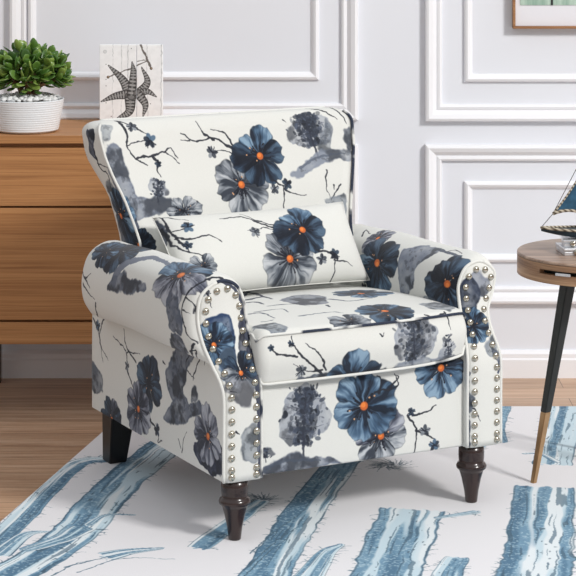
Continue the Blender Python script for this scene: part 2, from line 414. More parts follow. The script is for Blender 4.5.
# motifs of every print: (kind, points in metres on that surface, options)
PAT = {
 'back': [
  ('stroke', [(1.1529, 0.9075), (1.1701, 0.9059), (1.1274, 0.901)], {'w': 0.004, 'al': 0.7}),
  ('wash', [(0.0161, 0.8275), (0.0546, 0.8228), (0.0623, 0.7805), (0.0767, 0.7333), (0.0851, 0.7014), (0.1691, 0.6923), (0.1643, 0.6656), (0.0674, 0.6468), (0.0208, 0.6635), (0.0131, 0.7395)], {'col': (110, 118, 134), 'al': 0.9}),
  ('tree', [(0.1365, 0.6851), (0.1497, 0.7424)], {'hw': 0.026, 'n': 110}),
  ('wash', [(0.012, 0.8846), (0.0413, 0.8773), (0.0203, 0.8424), (0.0062, 0.8451)], {'col': (116, 124, 134), 'al': 0.7}),
  ('wash', [(-0.0618, 0.8593), (-0.0085, 0.8714), (-0.0345, 0.8265), (-0.0259, 0.7918), (-0.0554, 0.799), (-0.0605, 0.8341)], {'col': (34, 42, 62), 'al': 0.95, 'edge': 0.002}),
  ('stroke', [(-0.0338, 0.8165), (-0.0266, 0.7713), (0.004, 0.7565), (-0.0098, 0.7012)], {'w': 0.003}),
  ('stroke', [(-0.036, 0.7831), (0.0112, 0.775)], {}),
  ('wash', [(-0.0129, 0.7419), (0.0105, 0.7341), (0.0023, 0.7026), (-0.0314, 0.7089)], {'col': (116, 124, 134)}),
  ('wash', [(0.0065, 0.6928), (0.0551, 0.6841), (0.0678, 0.5977), (0.0662, 0.5732), (-0.0218, 0.5712), (-0.0421, 0.6214)], {'col': (30, 40, 62), 'al': 0.75, 'edge': 0.003}),
  ('flower', [(0.0635, 0.5848)], {'r': 0.05, 'pal': 'navy', 'lower': 'navy'}),
  ('flower', [(0.01, 0.6519)], {'r': 0.068, 'pal': 'blue', 'lower': 'navy', 'sx': 0.8, 'n': 5, 'seed': 4}),
  ('stroke', [(0.0661, 0.9025), (0.0814, 0.8557), (0.0763, 0.8275), (0.0911, 0.7981), (0.1245, 0.7748)], {'w': 0.0036}),
  ('stroke', [(0.076, 0.8263), (0.1074, 0.8366), (0.1451, 0.8342)], {}),
  ('stroke', [(0.0993, 0.795), (0.1409, 0.7971), (0.1817, 0.8032), (0.2211, 0.7746)], {'w': 0.003}),
  ('stroke', [(0.1462, 0.7943), (0.1598, 0.7749), (0.1524, 0.7606), (0.1589, 0.7442)], {'w': 0.003}),
  ('stroke', [(0.0686, 0.9019), (0.1026, 0.8726), (0.1395, 0.8521)], {'w': 0.003}),
  ('stroke', [(0.1805, 0.8045), (0.1998, 0.8133), (0.2179, 0.7872)], {'w': 0.002}),
  ('blossom', [(0.1003, 0.8743)], {'r': 0.018, 'pal': 'grey'}),
  ('blossom', [(0.1454, 0.8354)], {'r': 0.023}),
  ('blossom', [(0.1574, 0.7775)], {'r': 0.012, 'pal': 'navy'}),
  ('stroke', [(0.3843, 0.7974), (0.3457, 0.825), (0.3173, 0.8301), (0.2755, 0.8264), (0.2385, 0.8487)], {'w': 0.0034}),
  ('stroke', [(0.3326, 0.8257), (0.3024, 0.8452), (0.2895, 0.8752)], {'w': 0.003}),
  ('stroke', [(0.3859, 0.8049), (0.3661, 0.8391), (0.3276, 0.854)], {'w': 0.003}),
  ('stroke', [(0.261, 0.8272), (0.2354, 0.8312)], {}),
  ('blossom', [(0.3189, 0.7949)], {'r': 0.019, 'pal': 'grey'}),
  ('stroke', [(0.3816, 0.7849), (0.3493, 0.7994), (0.3216, 0.7935)], {'w': 0.0018}),
  ('flower', [(0.2079, 0.6573)], {'r': 0.042, 'pal': 'grey', 'lower': 'grey', 'sx': 1.3, 'orange': False}),
  ('flower', [(0.3862, 0.7104)], {'r': 0.08, 'rot': 0.3, 'pal': 'grey', 'lower': 'grey'}),
  ('flower', [(0.4573, 0.778)], {'r': 0.08, 'rot': 0.2, 'pal': 'blue', 'lower': 'navy', 'seed': 12}),
  ('stroke', [(0.4779, 0.7164), (0.496, 0.7052), (0.5083, 0.6944), (0.4987, 0.6444)], {'w': 0.003}),
  ('stroke', [(0.5083, 0.6944), (0.5344, 0.6776), (0.5688, 0.673)], {}),
  ('blossom', [(0.5193, 0.7038)], {'r': 0.018, 'pal': 'navy'}),
  ('blossom', [(0.4814, 0.6936)], {'r': 0.016, 'pal': 'grey'}),
  ('tree', [(0.6291, 0.7636), (0.6092, 0.885)], {'hw': 0.062, 'n': 260, 'seed': 21}),
  ('wash', [(0.6686, 0.8602), (0.6815, 0.8127), (0.6657, 0.7824), (0.6321, 0.7891)], {'col': (116, 124, 134), 'al': 0.7}),
  ('wash', [(0.5348, 0.723), (0.5794, 0.7534), (0.6216, 0.7742), (0.6778, 0.7844), (0.7253, 0.7793), (0.7283, 0.758), (0.6611, 0.7519), (0.5722, 0.726)], {'col': (128, 136, 150), 'al': 0.9}),
  ('stroke', [(0.5675, 0.7413), (0.6268, 0.7663), (0.7068, 0.7729)], {'w': 0.004, 'col': (74, 82, 96), 'al': 0.6}),
  ('stroke', [(0.6428, 0.7324), (0.6321, 0.6976), (0.6361, 0.6617)], {}),
  ('stroke', [(0.6735, 0.6956), (0.6485, 0.6662), (0.6374, 0.654)], {}),
  ('stroke', [(0.652, 0.6966), (0.6515, 0.6813)], {}),
  ('wash', [(0.6204, 0.6549), (0.6771, 0.6673), (0.673, 0.5985), (0.6539, 0.61)], {'col': (116, 124, 134), 'al': 0.85}),
  ('stroke', [(0.6485, 0.9075), (0.6781, 0.8843), (0.7042, 0.8614)], {'w': 0.003}),
  ('stroke', [(0.7067, 0.9049), (0.7217, 0.869), (0.7303, 0.8471)], {'w': 0.003}),
  ('wash', [(0.6319, 0.5378), (0.6755, 0.5725), (0.6854, 0.5608), (0.6532, 0.5289)], {'col': (116, 124, 134), 'al': 0.7}),
  ('wash', [(0.7188, 0.8372), (0.7384, 0.8305), (0.7293, 0.7789), (0.7116, 0.7804)], {'col': (74, 82, 96), 'al': 0.7}),
  ('stroke', [(0.5454, 0.8661), (0.5527, 0.8603)], {}),
 ],
 'pillow': [
  ('wash', [(0.0802, 0.2086), (0.0964, 0.2185), (0.1026, 0.1716), (0.0978, 0.1371), (0.0946, 0.1441)], {'col': (60, 68, 84), 'al': 0.9, 'edge': 0.003}),
  ('stroke', [(0.1035, 0.2447), (0.1091, 0.1926), (0.1197, 0.1561), (0.155, 0.1401), (0.201, 0.1442), (0.2296, 0.1194)], {'w': 0.0034}),
  ('stroke', [(0.1081, 0.2226), (0.1337, 0.2079), (0.1619, 0.1938)], {}),
  ('stroke', [(0.1155, 0.1722), (0.1335, 0.1709), (0.1548, 0.1747)], {}),
  ('blossom', [(0.1548, 0.1747)], {'r': 0.02}),
  ('stroke', [(0.0994, 0.1894), (0.1132, 0.1359), (0.1377, 0.1078), (0.1779, 0.0875)], {'w': 0.003}),
  ('stroke', [(0.1192, 0.1481), (0.1383, 0.1212), (0.142, 0.1063)], {'w': 0.003}),
  ('flower', [(0.1642, 0.0589)], {'r': 0.04, 'pal': 'grey', 'lower': 'grey', 'orange': False}),
  ('blossom', [(0.1416, 0.1256)], {'r': 0.014, 'pal': 'navy'}),
  ('stroke', [(0.3924, 0.1452), (0.3577, 0.1608), (0.3077, 0.1904), (0.2485, 0.1893)], {'w': 0.003}),
  ('stroke', [(0.3931, 0.1512), (0.3449, 0.1754), (0.3127, 0.2028)], {}),
  ('blossom', [(0.3278, 0.1391)], {'r': 0.018, 'pal': 'grey'}),
  ('stroke', [(0.3946, 0.139), (0.3519, 0.1489), (0.3101, 0.1436)], {'w': 0.0018}),
  ('flower', [(0.4069, 0.0589)], {'r': 0.08, 'rot': 0.3, 'pal': 'grey', 'lower': 'grey'}),
  ('flower', [(0.464, 0.1337)], {'r': 0.076, 'rot': 0.2, 'pal': 'blue', 'lower': 'navy', 'seed': 12}),
  ('stroke', [(0.4858, 0.0747), (0.5353, 0.0583), (0.5317, 0.0201)], {'w': 0.003}),
  ('stroke', [(0.533, 0.0461), (0.5625, 0.04), (0.5895, 0.0301)], {}),
  ('blossom', [(0.4983, 0.0509)], {'r': 0.017, 'pal': 'grey'}),
  ('blossom', [(0.5388, 0.0607)], {'r': 0.018, 'pal': 'navy'}),
  ('stroke', [(0.5317, 0.0201), (0.5271, 0.0056), (0.521, -0.0017)], {}),
 ],
 'cushion': [
  ('wash', [(0.296, 1.3068), (0.3572, 1.3234), (0.3647, 1.3093), (0.2444, 1.1345), (0.2457, 1.2061)], {'clip': 'top', 'col': (34, 42, 62), 'al': 0.9, 'edge': 0.003}),
  ('stroke', [(0.3053, 1.2705), (0.3384, 1.2563), (0.3121, 1.1354)], {'clip': 'top', 'w': 0.012, 'col': (34, 42, 62)}),
  ('stroke', [(0.2251, 1.0728), (0.2518, 1.0653), (0.2519, 1.0161)], {'clip': 'top', 'w': 0.008, 'col': (34, 42, 62)}),
  ('stroke', [(0.2448, 0.9804), (0.2996, 0.9695), (0.324, 0.9114)], {'clip': 'top', 'w': 0.004, 'col': (74, 82, 96)}),
  ('stroke', [(0.1826, 0.927), (0.2469, 0.9207), (0.2435, 0.8723)], {'clip': 'top', 'w': 0.004, 'col': (74, 82, 96)}),
  ('wash', [(0.3141, 1.0458), (0.3918, 1.1031), (0.4274, 1.0417), (0.3771, 0.9278), (0.3154, 0.9366)], {'clip': 'top', 'col': (100, 106, 120), 'al': 0.85}),
  ('flower', [(0.5336, 1.0314)], {'clip': 'top', 'r': 0.085, 'pal': 'navy', 'lower': 'blue', 'seed': 4}),
  ('flower', [(0.3342, 0.7304)], {'clip': 'top', 'r': 0.055, 'pal': 'grey', 'lower': 'grey', 'orange': False}),
  ('flower', [(0.4545, 0.7738)], {'clip': 'top', 'r': 0.08, 'pal': 'blue', 'lower': 'navy', 'seed': 8}),
  ('wash', [(0.0922, 0.7675), (0.1318, 0.7891), (0.172, 0.7754), (0.1648, 0.7252), (0.1288, 0.7134)], {'clip': 'top', 'col': (116, 124, 134), 'al': 0.9}),
  ('wash', [(0.5755, 0.8127), (0.639, 0.8198), (0.6378, 0.7585), (0.6126, 0.7269), (0.5734, 0.7541)], {'clip': 'top', 'col': (116, 124, 134), 'al': 0.75}),
  ('stroke', [(0.5334, 0.7251), (0.5503, 0.7173), (0.568, 0.703)], {'clip': 'top'}),
  ('stroke', [(0.5893, 0.727), (0.5934, 0.6997), (0.596, 0.6794)], {'clip': 'top'}),
  ('stroke', [(0.5622, 0.7185), (0.5929, 0.7229)], {'clip': 'top'}),
  ('stroke', [(0.1618, 0.9122), (0.1893, 0.903), (0.1854, 0.8272)], {'clip': 'top', 'w': 0.005, 'col': (74, 82, 96)}),
  ('stroke', [(0.2539, 1.1199), (0.3088, 1.14), (0.3068, 1.0806)], {'clip': 'top', 'w': 0.01, 'col': (34, 42, 62)}),
  ('stroke', [(0.3301, 1.323), (0.3604, 1.321), (0.3739, 1.2926)], {'clip': 'top', 'w': 0.012, 'col': (34, 42, 62)}),
  ('stroke', [(0.4166, 0.98), (0.4418, 0.9235), (0.5143, 0.9415)], {'clip': 'top', 'w': 0.006, 'col': (74, 82, 96)}),
  ('stroke', [(0.141, 0.8075), (0.1735, 0.8091)], {'clip': 'top', 'w': 0.003, 'col': (74, 82, 96)}),
  ('stroke', [(0.2442, 0.812), (0.3264, 0.8144), (0.3526, 0.7926)], {'clip': 'top', 'w': 0.004, 'col': (74, 82, 96), 'al': 0.7}),
  ('stroke', [(0.3628, 0.9013), (0.3571, 0.8707)], {'clip': 'top', 'w': 0.005, 'col': (34, 42, 62)}),
  ('stroke', [(0.255, 0.6053), (0.2162, 0.6406), (0.1796, 0.6747), (0.1689, 0.7099)], {'clip': 'front', 'w': 0.0036}),
  ('stroke', [(0.1791, 0.6633), (0.1289, 0.6725), (0.1108, 0.6923)], {'clip': 'front', 'w': 0.003}),
  ('stroke', [(0.2579, 0.6207), (0.2356, 0.6649), (0.2016, 0.69)], {'clip': 'front', 'w': 0.003}),
  ('stroke', [(0.2472, 0.6219), (0.2055, 0.624), (0.1696, 0.6454)], {'clip': 'front'}),
  ('blossom', [(0.1925, 0.6254)], {'clip': 'front', 'r': 0.018, 'pal': 'grey'}),
  ('blossom', [(0.1151, 0.6873)], {'clip': 'front', 'r': 0.01, 'pal': 'navy'}),
  ('blossom', [(0.1661, 0.6919)], {'clip': 'front', 'r': 0.01, 'pal': 'navy'}),
  ('wash', [(0.1847, 0.6083), (0.2436, 0.6119), (0.4039, 0.609), (0.4185, 0.5719), (0.3101, 0.5703), (0.195, 0.5781)], {'clip': 'front', 'col': (74, 82, 96), 'al': 0.85}),
  ('flower', [(0.333, 0.5813)], {'clip': 'front', 'r': 0.083, 'rot': 0.5, 'pal': 'blue', 'lower': 'navy', 'orange': False, 'seed': 15}),
  ('dabx', [(0.4066, 0.6883)], {'clip': 'front'}),
  ('tree', [(0.4946, 0.5752), (0.4942, 0.7394)], {'clip': 'front', 'hw': 0.055, 'n': 260, 'seed': 31, 'col': (76, 84, 98)}),
  ('tree', [(0.6029, 0.5841), (0.5866, 0.671)], {'clip': 'front', 'hw': 0.02, 'n': 70, 'seed': 32}),
  ('wash', [(0.4368, 0.6102), (0.5134, 0.6209), (0.6164, 0.6103), (0.6364, 0.5826), (0.5546, 0.5795), (0.4611, 0.5762)], {'clip': 'front', 'col': (120, 128, 142), 'al': 0.85}),
  ('stroke', [(0.5909, 0.7176), (0.5963, 0.6993), (0.596, 0.6794)], {'clip': 'front'}),
 ],
 'rail': [
  ('tree', [(0.2114, 0.1547), (0.2193, 0.345)], {'hw': 0.06, 'n': 320, 'seed': 41}),
  ('wash', [(0.0967, 0.1508), (0.1199, 0.1664), (0.1615, 0.182), (0.1956, 0.187), (0.2431, 0.1717), (0.2831, 0.1597), (0.3122, 0.1456), (0.1982, 0.1436), (0.1228, 0.1414)], {'col': (116, 124, 140), 'al': 0.95}),
  ('stroke', [(0.1095, 0.1585), (0.1641, 0.1723), (0.2564, 0.163)], {'w': 0.006, 'col': (74, 82, 96), 'al': 0.7}),
  ('tree', [(0.1121, 0.1766), (0.1121, 0.2089)], {'hw': 0.018, 'n': 50, 'seed': 42}),
  ('flower', [(0.421, 0.1993)], {'r': 0.074, 'rot': 0.8, 'pal': 'mauve', 'lower': 'grey'}),
  ('flower', [(0.3747, 0.2759)], {'r': 0.09, 'rot': 0.4, 'pal': 'blue', 'lower': 'blue', 'seed': 18}),
  ('stroke', [(0.4046, 0.3057), (0.4238, 0.3083), (0.443, 0.3061), (0.4678, 0.3153), (0.4623, 0.3374)], {'w': 0.003}),
  ('stroke', [(0.4402, 0.3064), (0.4678, 0.332), (0.4595, 0.3424)], {'w': 0.0025}),
  ('stroke', [(0.4155, 0.2997), (0.421, 0.3323), (0.4101, 0.343)], {'w': 0.0025}),
  ('flower', [(0.5878, 0.3431)], {'r': 0.078, 'rot': 0.2, 'pal': 'blue', 'lower': 'blue', 'seed': 19}),
  ('stroke', [(0.4927, 0.2409), (0.5141, 0.212), (0.5177, 0.178), (0.5122, 0.144)], {'w': 0.003}),
  ('stroke', [(0.5038, 0.2396), (0.5484, 0.2416), (0.5737, 0.2555)], {'w': 0.003}),
  ('stroke', [(0.5177, 0.2006), (0.5456, 0.1891), (0.5709, 0.174)], {'w': 0.003}),
  ('blossom', [(0.5052, 0.2466)], {'r': 0.013, 'pal': 'navy'}),
  ('blossom', [(0.5428, 0.1976)], {'r': 0.018, 'pal': 'grey'}),
  ('blossom', [(0.5681, 0.1599)], {'r': 0.018}),
 ],
 'arm_left': [
  ('flower', [(0.544, 0.6698)], {'r': 0.07, 'rot': 0.3, 'pal': 'navy', 'lower': 'navy', 'orange': False, 'sx': 1.5}),
  ('flower', [(0.6203, 0.6568)], {'r': 0.05, 'rot': 0.3, 'pal': 'blue', 'lower': 'navy', 'orange': False, 'sx': 1.5}),
  ('stroke', [(0.4919, 0.5796), (0.4796, 0.6188), (0.4275, 0.655), (0.368, 0.6825), (0.2581, 0.6775)], {'w': 0.017, 'col': (100, 108, 124), 'al': 0.9}),
  ('wash', [(0.5185, 0.5618), (0.5093, 0.59), (0.4566, 0.6141), (0.3882, 0.6056), (0.3056, 0.6076), (0.3114, 0.5872), (0.4196, 0.5683)], {'col': (88, 96, 112), 'al': 0.95}),
  ('flower', [(0.1722, 0.6595)], {'r': 0.082, 'rot': 0.3, 'pal': 'blue', 'lower': 'mauve', 'seed': 9, 'sx': 1.5}),
  ('wash', [(0.1737, 0.6011), (0.1224, 0.608), (0.0947, 0.5707), (0.0938, 0.5194), (0.1452, 0.5258), (0.1697, 0.5596)], {'col': (78, 86, 102), 'al': 0.95}),
  ('stroke', [(0.7067, 0.5881), (0.6715, 0.5731), (0.6393, 0.5908)], {'w': 0.003}),
  ('stroke', [(0.6715, 0.5731), (0.6347, 0.5535)], {'w': 0.003}),
  ('stroke', [(0.6827, 0.556), (0.6487, 0.5413), (0.6059, 0.5268)], {'w': 0.003}),
  ('stroke', [(0.0648, 0.7187), (0.0756, 0.6645), (0.0893, 0.62), (0.0926, 0.5781), (0.0749, 0.5343), (0.0461, 0.5072)], {'w': 0.003}),
  ('stroke', [(0.0881, 0.6104), (0.0659, 0.6057), (0.067, 0.5788)], {}),
  ('stroke', [(0.0902, 0.5834), (0.0707, 0.5772)], {}),
  ('wash', [(0.7852, 0.2579), (0.7312, 0.2482), (0.7113, 0.2009), (0.7852, 0.1903)], {'col': (74, 82, 96), 'al': 0.9}),
  ('stroke', [(0.6026, 0.5195), (0.7357, 0.3453), (0.6784, 0.2898)], {'w': 0.003}),
  ('stroke', [(0.7803, 0.3783), (0.7391, 0.3447), (0.7114, 0.278)], {'w': 0.0025}),
  ('blossom', [(0.7462, 0.3653)], {'r': 0.018}),
  ('stroke', [(0.5559, 0.2919), (0.5654, 0.3351), (0.6442, 0.3577)], {'w': 0.003}),
  ('stroke', [(0.4999, 0.3207), (0.5632, 0.3506), (0.5767, 0.3882)], {'w': 0.003}),
  ('stroke', [(0.5565, 0.3344), (0.4756, 0.3454)], {'w': 0.002}),
  ('stroke', [(0.5559, 0.2919), (0.5117, 0.2487)], {'w': 0.0036}),
  ('blossom', [(0.556, 0.2994)], {'r': 0.016, 'pal': 'grey'}),
  ('flower', [(0.4258, 0.2818)], {'r': 0.08, 'rot': 0.3, 'pal': 'navy', 'lower': 'navy', 'seed': 10, 'orange': False}),
  ('flower', [(0.4844, 0.2074)], {'r': 0.072, 'rot': 0.5, 'pal': 'mauve', 'lower': 'mauve'}),
  ('stroke', [(0.4136, 0.1962), (0.3657, 0.1778), (0.3657, 0.1535), (0.3421, 0.1639)], {'w': 0.003}),
  ('blossom', [(0.3716, 0.1813)], {'r': 0.02, 'pal': 'navy'}),
  ('flower', [(0.6541, 0.1419)], {'r': 0.07, 'rot': 0.9, 'pal': 'mauve', 'lower': 'navy', 'seed': 7}),
  ('wash', [(0.1573, 0.5043), (0.0961, 0.5143), (0.1014, 0.4749), (0.2159, 0.3355), (0.2153, 0.293), (0.2837, 0.2782), (0.3135, 0.3391)], {'col': (78, 86, 102), 'al': 0.95}),
  ('wash', [(0.3302, 0.2126), (0.3068, 0.2491), (0.2607, 0.2856), (0.2041, 0.2978), (0.1815, 0.2839), (0.1265, 0.3076), (0.1262, 0.275), (0.2263, 0.2361)], {'col': (82, 90, 106), 'al': 0.95}),
  ('stroke', [(0.0981, 0.4879), (0.2055, 0.3802), (0.1602, 0.3495)], {'w': 0.003}),
  ('stroke', [(0.0794, 0.4798), (0.0525, 0.485), (0.1063, 0.3956)], {'w': 0.003}),
  ('stroke', [(0.0538, 0.5036), (0.155, 0.367), (0.1657, 0.346)], {'w': 0.003}),
  ('wash', [(0.1709, 0.3261), (0.1489, 0.3355), (0.1429, 0.304), (0.1705, 0.2933)], {'col': (74, 82, 96)}),
  ('stroke', [(0.2265, 0.1624), (0.2151, 0.1983), (0.1981, 0.2165)], {}),
  ('stroke', [(0.2321, 0.1706), (0.2492, 0.1904)], {}),
  ('wash', [(0.1536, 0.1986), (0.0134, 0.2344), (0.0082, 0.1666), (0.0506, 0.1492), (0.1262, 0.1584)], {'col': (26, 32, 54), 'al': 0.98, 'edge': 0.003}),
  ('flower', [(0.0826, 0.2327)], {'r': 0.074, 'rot': 0.2, 'pal': 'mauve', 'lower': 'mauve', 'seed': 5}),
  ('stroke', [(0.3373, 0.3536), (0.3255, 0.3512)], {'w': 0.0034}),
 ],
 'panel_left': [
  ('stroke', [(0.0765, 0.5187), (0.0799, 0.4677), (0.0785, 0.4112), (0.0849, 0.3544), (0.0906, 0.28), (0.0905, 0.1605)], {'w': 0.0085, 'col': (36, 42, 60), 'al': 0.85, 'taper': False}),
  ('stroke', [(0.0237, 0.593), (0.0486, 0.5813), (0.0689, 0.5518), (0.0765, 0.5187)], {'w': 0.004, 'col': (36, 42, 60), 'al': 0.85, 'taper': False}),
  ('wash', [(-0.0296, 0.5062), (-0.005, 0.5179), (0.0369, 0.5168), (0.0465, 0.4825), (0.0403, 0.4487), (0.0031, 0.4439), (-0.0263, 0.4628), (-0.0333, 0.4876)], {'col': (38, 58, 92), 'al': 0.98, 'edge': 0.003, 'warp': 0.006}),
  ('wash', [(0.0023, 0.4652), (0.0383, 0.4661), (0.0416, 0.419), (0.0276, 0.3738), (0.0094, 0.3714), (-0.0068, 0.4195)], {'col': (44, 62, 94), 'al': 0.98, 'edge': 0.003, 'warp': 0.006}),
  ('wash', [(0.0661, 0.5022), (0.0741, 0.458), (0.071, 0.4037), (0.0786, 0.3464), (0.0593, 0.3618), (0.0491, 0.4183)], {'col': (50, 54, 70), 'al': 0.9, 'edge': 0.003}),
  ('flower', [(-0.0093, 0.4555)], {'r': 0.05, 'rot': -0.9, 'pal': 'blue', 'lower': None}),
  ('wash', [(-0.0068, 0.4195), (0.009, 0.4476), (0.0334, 0.4409), (0.0296, 0.4118), (0.0052, 0.376), (-0.0061, 0.3847)], {'col': (98, 122, 150), 'al': 0.85, 'edge': 0.003}),
  ('flower', [(0.0459, 0.3911)], {'r': 0.048, 'rot': 0.2, 'pal': 'navy', 'lower': 'grey'}),
  ('wash', [(0.0048, 0.3717), (0.041, 0.3766), (0.0688, 0.3565), (0.0629, 0.3208), (0.0374, 0.3146), (0.0125, 0.3354)], {'col': (150, 152, 160), 'al': 0.85}),
  ('wash', [(0.0552, 0.2622), (0.0783, 0.2731), (0.084, 0.2355), (0.084, 0.1896), (0.0527, 0.1892), (0.045, 0.2268)], {'col': (116, 124, 134), 'al': 0.75}),
  ('stroke', [(0.0272, 0.2609), (0.0374, 0.2551)], {'w': 0.0034}),
  ('blossom', [(-0.0177, 0.5715)], {'r': 0.012, 'pal': 'grey'}),
  ('stroke', [(-0.0203, 0.5778), (-0.0134, 0.5641), (-0.004, 0.5359)], {}),
  ('stroke', [(0.0152, 0.3556), (0.0277, 0.3497)], {'w': 0.002}),
 ],
 'panel_right': [
  ('stroke', [(0.6563, 0.3269), (0.6562, 0.2601), (0.6572, 0.1492)], {'w': 0.003, 'col': (60, 68, 86), 'al': 0.8, 'taper': False}),
  ('stroke', [(0.7545, 0.4155), (0.7472, 0.3721), (0.7413, 0.3209)], {'w': 0.004, 'col': (50, 58, 78), 'al': 0.85, 'taper': False}),
  ('wash', [(0.696, 0.5486), (0.725, 0.5559), (0.751, 0.5241), (0.7336, 0.5019), (0.7042, 0.5096)], {'col': (120, 126, 140), 'al': 0.9}),
  ('wash', [(0.6776, 0.535), (0.7015, 0.5433), (0.722, 0.5078), (0.7074, 0.479), (0.7032, 0.4496), (0.679, 0.4425), (0.6678, 0.4694), (0.6692, 0.5014)], {'col': (42, 50, 68), 'al': 0.98, 'edge': 0.003, 'warp': 0.006}),
  ('flower', [(0.6847, 0.4331)], {'r': 0.048, 'rot': 0.2, 'pal': 'navy', 'lower': 'blue', 'orange': False}),
  ('wash', [(0.7153, 0.3988), (0.7425, 0.3998), (0.7363, 0.3601), (0.7114, 0.3673)], {'col': (116, 124, 134), 'al': 0.8}),
  ('wash', [(0.7209, 0.387), (0.7438, 0.3726), (0.7415, 0.3452), (0.7247, 0.3614)], {'col': (74, 82, 96), 'al': 0.8}),
  ('wash', [(0.6563, 0.2745), (0.6637, 0.2664), (0.6594, 0.2325), (0.6549, 0.2354)], {'col': (74, 82, 96), 'al': 0.8}),
  ('stroke', [(0.6662, 0.2396), (0.6797, 0.2214), (0.6855, 0.2086)], {}),
 ],
 'arm_right': [
  ('flower', [(0.4932, 0.6833)], {'r': 0.055, 'pal': 'mauve', 'lower': 'mauve', 'seed': 3}),
  ('flower', [(0.4314, 0.7517)], {'r': 0.088, 'rot': 0.1, 'pal': 'blue', 'lower': 'navy', 'seed': 6, 'sx': 1.25}),
  ('wash', [(0.3347, 0.7327), (0.3431, 0.6983), (0.3169, 0.6745), (0.2672, 0.6587), (0.2063, 0.6636), (0.2161, 0.701), (0.2441, 0.7342), (0.2413, 0.7771), (0.2807, 0.8174), (0.3108, 0.8023)], {'col': (108, 116, 132), 'al': 0.95}),
  ('flower', [(0.0897, 0.7543)], {'r': 0.082, 'rot': 0.4, 'pal': 'navy', 'lower': 'navy', 'seed': 13, 'sx': 1.2}),
  ('stroke', [(0.2063, 0.6636), (0.1448, 0.6698), (0.1019, 0.6737)], {'w': 0.006, 'col': (74, 82, 96)}),
  ('stroke', [(0.5737, 0.6865), (0.5975, 0.6582), (0.5516, 0.6731)], {'w': 0.003}),
  ('stroke', [(0.1771, 0.6671), (0.1576, 0.6489), (0.1116, 0.6606)], {}),
  ('blossom', [(0.4968, 0.8341)], {'r': 0.02, 'pal': 'grey'}),
  ('wash', [(0.212, 0.8015), (0.1544, 0.7979), (0.0981, 0.8049), (0.0667, 0.8154), (0.1637, 0.8211)], {'col': (116, 124, 134), 'al': 0.7}),
 ],
 'rug': [
  ('band', [(-0.5763, 3.6183), (-0.6081, 4.0511), (-0.6362, 4.6649)], {'w0': 0.07, 'w1': 0.06, 'seed': 51}),
  ('band', [(-0.1788, 3.6183), (-0.137, 4.1002), (-0.0555, 4.6649)], {'w0': 0.08, 'w1': 0.05, 'seed': 52}),
  ('band', [(0.0688, 3.5801), (0.115, 4.0511), (0.1916, 4.6521)], {'w0': 0.08, 'w1': 0.078, 'seed': 53}),
  ('band', [(0.3965, 3.5801), (0.4394, 4.0511), (0.5195, 4.6521)], {'w0': 0.09, 'w1': 0.085, 'seed': 54}),
  ('band', [(0.6729, 3.6574), (0.783, 4.3644), (0.9026, 5.1627)], {'w0': 0.07, 'w1': 0.07, 'seed': 55}),
  ('band', [(1.1402, 4.866), (1.2328, 5.5887), (1.2879, 6.0913)], {'w0': 0.06, 'w1': 0.05, 'seed': 56}),
  ('band', [(0.9515, 5.5887), (1.005, 5.9837), (1.0801, 6.2602)], {'w0': 0.05, 'w1': 0.05, 'seed': 57}),
  ('band', [(-0.6098, 4.7701), (-0.5346, 4.9517), (-0.4861, 5.114), (-0.4569, 5.3052), (-0.4104, 5.5309), (-0.3615, 5.7131), (-0.3186, 5.8633)], {'w0': 0.062, 'w1': 0.055, 'seed': 2}),
  ('band', [(-0.5937, 4.9517), (-0.5233, 5.0316), (-0.4861, 5.114)], {'w0': 0.02, 'w1': 0.04, 'seed': 8}),
  ('band', [(-0.6766, 4.9834), (-0.6337, 5.1992), (-0.5976, 5.4346), (-0.5576, 5.6306), (-0.5241, 5.6922), (-0.4796, 5.7006)], {'w0': 0.036, 'w1': 0.028, 'seed': 3}),
  ('band', [(-0.6486, 4.9205), (-0.6071, 5.0642), (-0.5594, 5.0873)], {'w0': 0.03, 'w1': 0.006, 'seed': 4, 'ticks': False}),
  ('band', [(-0.4683, 5.141), (-0.4337, 5.2166), (-0.3664, 5.2166)], {'w0': 0.012, 'w1': 0.004, 'seed': 5, 'ticks': False}),
  ('band', [(-0.4032, 4.9081), (-0.3567, 4.9392), (-0.2873, 4.9612)], {'w0': 0.034, 'w1': 0.008, 'seed': 31, 'ticks': False}),
  ('stroke', [(-0.4926, 4.8292), (-0.3983, 4.9081)], {'w': 0.003, 'col': (70, 100, 118)}),
  ('stroke', [(-0.4604, 4.7936), (-0.3725, 4.8897), (-0.2557, 4.8836)], {'w': 0.002, 'col': (70, 100, 118)}),
  ('stroke', [(-0.515, 4.7701), (-0.4667, 4.8592), (-0.3925, 4.8958)], {'w': 0.002, 'col': (70, 100, 118)}),
  ('band', [(-0.0579, 4.7415), (-0.0092, 4.9865), (0.0449, 5.272), (0.12, 5.5922), (0.1791, 5.8663)], {'w0': 0.055, 'w1': 0.045, 'seed': 11}),
  ('band', [(0.0403, 4.7415), (0.0866, 4.9249), (0.1199, 4.9865)], {'w0': 0.035, 'w1': 0.01, 'seed': 12}),
  ('band', [(0.2052, 4.7191), (0.2396, 4.9249), (0.2962, 5.2489)], {'w0': 0.078, 'w1': 0.078, 'seed': 13}),
  ('stroke', [(-0.0857, 4.9249), (-0.0357, 5.071), (0.0379, 5.2489)], {'w': 0.002, 'col': (60, 90, 108)}),
  ('stroke', [(-0.0843, 4.8452), (-0.0223, 5.0284), (0.0439, 5.1584)], {'w': 0.002, 'col': (60, 90, 108)}),
  ('stroke', [(-0.0953, 4.768), (-0.0474, 4.9249), (0.0037, 5.0496)], {'w': 0.002, 'col': (60, 90, 108)}),
  ('band', [(0.3412, 4.7415), (0.3598, 4.8256), (0.3768, 4.8847)], {'w0': 0.035, 'w1': 0.03, 'seed': 14}),
